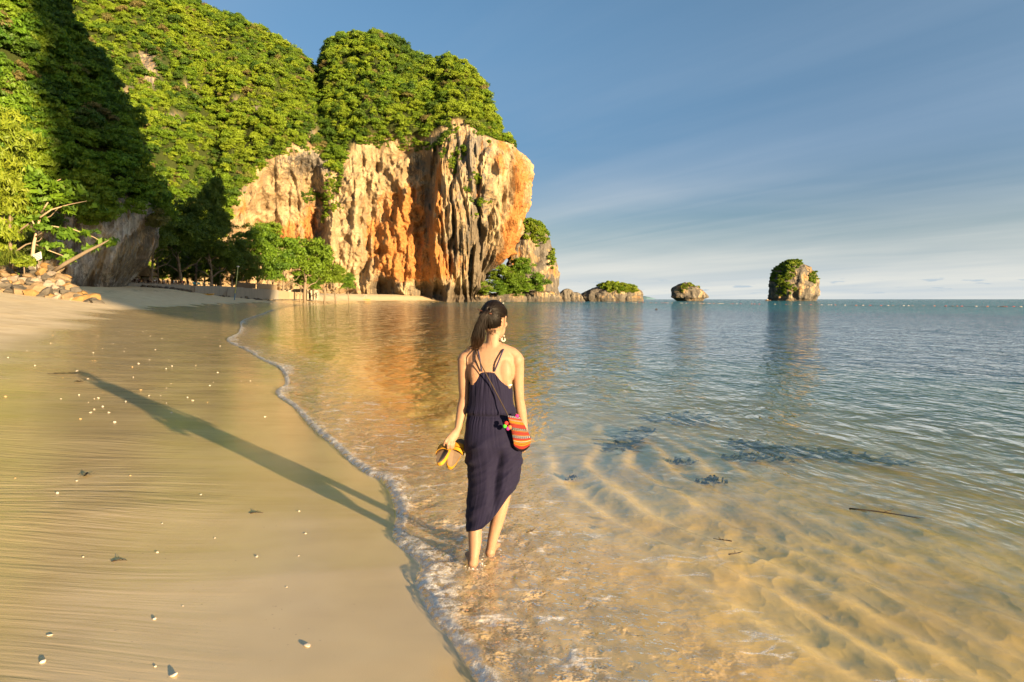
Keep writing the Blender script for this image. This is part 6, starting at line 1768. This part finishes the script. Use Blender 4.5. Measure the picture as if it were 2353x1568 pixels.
def twig(px, py, L, ang, label, uw=False, r_=.006):
    p = on_ground(px, py)
    if uw: p.z = float(water_z(np.array([p.x]), np.array([p.y]), shore_sd(np.array([p.x]), np.array([p.y])))[0]) - .004
    pts = [(math.cos(ang)*L*(t-.5) + .04*L*math.sin(5*t), math.sin(ang)*L*(t-.5) + .05*L*math.cos(4*t), r_*.6 + (.25*L*t*(1-t) if not uw else 0)) for t in np.linspace(0, 1, 9)]
    pr = [tube_arrays(pts, np.linspace(r_, r_*.4, 9), 6)]
    for t_i in (3, 5):
        a = ang + (.8 if t_i == 3 else -.7); q = np.array(pts[t_i]); pr.append(tube_arrays([q, q + (math.cos(a)*L*.22, math.sin(a)*L*.22, .01)], [r_*.6, r_*.3], 5))
    V, F = join_arrays(pr); link('twig', mesh_py('twig', V, F, m_twig), loc=p, label=label, cat='twig')
twig(2045, 1265, .55, -.35, 'long dark stick floating at the right over the shallow bed', True, .007)
twig(275, 1290, .09, .3, 'brown twig curl on the near sand', False, .004)
twig(1220, 1248, .10, .9, 'thin dark twig in the shallows right of her feet', True, .004)
twig(590, 705+475, .10, .2, 'small twig on the sand above the shadow', False, .004)
twig(590, 722, .9, .15, 'fallen twig lying on the upper wet beach', False, .014)
twig(1660, 1298, .12, 2.6, 'scrap of twig over the rippled bed', True, .005)
twig(1690, 1322, .12, .5, 'second scrap of twig over the rippled bed', True, .005)
def weed(px, py, L, w, ang, label, n=60, hz=.05, float_=False, mat=None):
    p = on_ground(px, py); V = []; F = []
    for k in range(n):
        a0 = rq.uniform(-.5, .5); b0 = rq.gauss(0, .3); cx_ = a0*L*math.cos(ang) - b0*w*math.sin(ang); cy2 = a0*L*math.sin(ang) + b0*w*math.cos(ang)
        a = ang + rq.gauss(0, .7); l = rq.uniform(.10, .28)*max(L, .2)**.5; wd = rq.uniform(.006, .02)*(1 + L); o = len(V)
        for i in range(5):
            t = i/4; z = .01 + hz*math.sin(math.pi*t)*rq.random()
            x = cx_ + math.cos(a + .6*t)*l*t; y = cy2 + math.sin(a + .6*t)*l*t
            V += [(x - math.sin(a)*wd*(1-t*.6), y + math.cos(a)*wd*(1-t*.6), z), (x + math.sin(a)*wd*(1-t*.6), y - math.cos(a)*wd*(1-t*.6), z + .006)]
        for i in range(4): F.append((o+2*i, o+2*i+1, o+2*i+3, o+2*i+2))
    link('seaweed', mesh_py('seaweed', V, F, mat or m_weed), loc=p, label=label, cat='seaweed')
weed(1445, 1022, 1.9, .16, 1.12, 'dark weed strip slanting under water left of the deep patch', 150)
weed(1545, 968, 1.6, .9, .3, 'broad dark weed patch under the water', 240, .03)
weed(1850, 1045, 2.2, .5, -.5, 'long weed patch under water right of the broad one', 220)
weed(1735, 1058, .8, .4, .1, 'small weed patch left of the long one', 80)
weed(1632, 1112, .22, .14, .5, 'dark tangle of weed on the golden shallows', 40)
weed(1312, 1106, .12, .05, .1, 'little dark scrap of weed right of her dress', 16)
weed(1560, 1066, .3, .2, .2, 'faint weed scrap in the green shallows', 20)
weed(143, 860, .45, .10, .1, 'dark wrack heap at the tip of her shadow', 24, .02, mat=m_twig)
weed(186, 1098, .10, .03, .5, 'dark curled leaf on the left sand', 6, .02, mat=m_twig)
weed(178, 879, .16, .05, .2, 'dark scrap of weed near the end of her shadow', 8, .02, mat=m_twig)

# ------------------------------------------------------------------ swimming-area buoys
m_bu = [simple('buoy_red', (.20, .04, .03), .4), simple('buoy_white', (.28, .26, .22), .4), simple('buoy_orange', (.24, .09, .03), .4), simple('buoy_dark', (.10, .08, .06), .5)]
def buoy_mesh(m):
    V, F = join_arrays([ellipsoid((0, 0, .03), (.24, .12, .11), 12, 8), tube_arrays([(-.30, 0, .03), (.30, 0, .03)], .04, 8)])
    return mesh_py('buoy', V, F, m)
bme = [buoy_mesh(m) for m in m_bu]
bl = [(1322, 345), (1400, 318), (1500, 285), (1600, 252), (1665, 232), (1775, 205), (1880, 186), (1960, 172), (2100, 158), (2353, 140)]
bxs = np.array([a for a, b in bl]); bys = np.array([b for a, b in bl]); rope = []
px = 1322.0; k = 0
while px < 2350:
    Y = float(np.interp(px, bxs, bys)); x = (px - 1176.5)/FPX*Y
    ci = rq.choice([0, 1, 1, 2, 3]); cn = ('red', 'white', 'orange', 'dark')[ci]
    rope.append((x, Y, .0))
    if k % 9 not in (5, 6) or rq.random() < .2:
        o = link('buoy', bme[ci], None, loc=(x, Y, .03), rot=(0, 0, rq.uniform(-.6, .6)), label='%s float on the swimming line %s' % (cn, 'in front of the bushy islet' if px < 1480 else 'between the bushy and wedge islets' if px < 1540 else 'in front of the wedge islet' if px < 1640 else 'left of the tall islet' if px < 1770 else 'in front of the tall islet' if px < 1880 else 'right of the tall islet' if px < 2100 else 'near the right edge'), cat='buoy', group='%s floats on the swimming line' % cn)
    px += rq.choice([3.5, 5, 6, 9, 14]) * (1 + (px > 1700) * .8); k += 1
V, F = tube_arrays(rope, .03, 5); link('buoy_rope', mesh_py('buoy_rope', V, F, m_dark), label='thin rope carrying the floats of the swimming line', cat='rope')

# ------------------------------------------------------------------ paddler, strollers, far boat, floating coconut
def stander_parts(stride=.12, arms=((-.26, -.06, 1.02), (.26, .05, 1.02))):
    b = [tube_arrays([(0, 0, .88), (0, 0, 1.05), (0, .01, 1.25), (0, 0, 1.40), (0, 0, 1.46)], [.15, .12, .16, .14, .06], 12, True, [.10, .09, .11, .10, .05], (0, 1, 0)),
         tube_arrays([(0, 0, 1.42), (0, -.01, 1.56)], [.055, .05], 8), ellipsoid((0, -.015, 1.62), (.08, .095, .115))]
    for s, (ax, ay, az) in zip((-1, 1), arms):
        b += [tube_arrays([(s*.085, 0, .90), (s*.095, -.02 - stride*s*.4, .50), (s*.095, stride*s, .08)], [.09, .06, .04], 8), ellipsoid((s*.095, stride*s - .06, .04), (.045, .12, .04)),
              tube_arrays([(s*.17, 0, 1.40), (s*.22, 0, 1.15), (ax, ay, az)], [.05, .04, .03], 8), ellipsoid((ax, ay, az - .05), (.03, .025, .06))]
    return b
stand_me = remeshed('walker_body', stander_parts(), .03, m_skin2, 2)
pad_me = remeshed('paddler_body', stander_parts(.05, ((-.42, -.22, 1.12), (-.30, -.30, .90))), .03, m_skin2, 2)
short_me = remeshed('shorts_mesh', [tube_arrays([(0, 0, .80), (0, 0, 1.02)], [.165, .135], 12, True, [.12, .10], (0, 1, 0)), tube_arrays([(-.09, 0, .9), (-.1, 0, .6)], [.10, .085], 8), tube_arrays([(.09, 0, .9), (.1, 0, .6)], [.10, .085], 8)], .03, m_dark, 1)
hair_me = remeshed('walker_hair', [ellipsoid((0, .015, 1.65), (.09, .10, .105))], .03, m_hair2, 1)
p = Vector(((1150 - 1176.5)/FPX*262, 262, .0))
root = empty('person', p + Vector((0, 0, .12)), 'stand-up paddler with a blue paddle below the orange cliff', 'person', rot=(0, 0, .4))
link('body', pad_me, None, parent=root); link('shorts', short_me, simple('yellow_shorts', (.6, .5, .2), .8), parent=root); link('hair', hair_me, None, parent=root)
n = 20; V = []; F = []
for i in range(n):
    t = i/(n-1)*2-1; w = .38*(1-abs(t)**3)**.6 + .01
    V += [(t*1.5, -w, .02 + .06*t*t), (t*1.5, w, .02 + .06*t*t), (t*1.5, w*.9, .13 + .08*t*t), (t*1.5, -w*.9, .13 + .08*t*t)]
for i in range(n-1):
    for k in range(4): F.append((i*4+k, i*4+(k+1) % 4, i*4+4+(k+1) % 4, i*4+4+k))
F += [(3, 2, 1, 0), ((n-1)*4, (n-1)*4+1, (n-1)*4+2, (n-1)*4+3)]
link('paddle_board', mesh_py('paddle_board', V, F, m_white), loc=p + Vector((0, 0, -.02)), label='white paddle board under the standing paddler', cat='board', rot=(0, 0, .4))
root = empty('paddle', p, 'blue paddle held out to the left by the paddler', 'paddle')
V, F = tube_arrays([(-.30, -.35, 1.25), (-.95, -.30, .15)], .022, 6); link('shaft', mesh_py('shaft', V, F, m_white), parent=root)
V, F = ellipsoid((-1.05, -.29, 0.0), (.13, .02, .24)); link('blade', mesh_py('blade', V, F, simple('paddle_blue', (.05, .35, .50), .4)), parent=root)
for px, cl, lb in ((836, (.30, .08, .08), 'left one of two people strolling on the far beach by the cave'), (842, (.12, .12, .16), 'right one of two people strolling on the far beach by the cave')):
    Y = 338; x = (px - 1176.5)/FPX*Y
    root = empty('person', (x, Y, TZ(x, Y)), lb, 'person', rot=(0, 0, rq.uniform(0, 3))); link('body', stand_me, None, parent=root)
    link('shorts', short_me.copy(), None, parent=root).data.materials[0] = simple('shorts_cloth', cl, .9); link('hair', hair_me, None, parent=root)
p = ground(1508, 711.8)
V, F = ellipsoid((0, 0, .04), (.20, .13, .12), 14, 10); V = V * (1 + .08*np.sin(V[:, :1]*30)); root = empty('coconut', p, 'dark coconut floating alone on the blue water', 'coconut')
link('husk', mesh_py('husk', V, F, m_dark), parent=root); V, F = tube_arrays([(.15, 0, .08), (.22, 0, .16)], [.03, .015], 6); link('stalk', mesh_py('stalk', V, F, m_dark), parent=root)
p = Vector(((1764 - 1176.5)/FPX*620, 620, 0)); root = empty('boat', p, 'tiny dark boat left of the tall islet', 'boat')
n = 16; V = []; F = []
for i in range(n):
    t = i/(n-1)*2-1; w = .6*(1-abs(t)**2.5)**.7 + .02; sh_ = .35*t*t
    V += [(t*2.6, -w*.6, -.1), (t*2.6, w*.6, -.1), (t*2.6, w, .55 + sh_), (t*2.6, -w, .55 + sh_)]
for i in range(n-1):
    for k in (0, 1, 3): F.append((i*4+k, i*4+(k+1) % 4, i*4+4+(k+1) % 4, i*4+4+k))
    F.append((i*4+3, i*4+2, i*4+6, i*4+7))
link('hull', mesh_py('hull', V, F, m_dark, False), parent=root); bm = bmesh.new(); box_bm(bm, (-.6, 0, 1.0), (1.4, .9, .9)); link('canopy', bm_mesh('canopy', bm, m_fence, bevel=.05), parent=root)
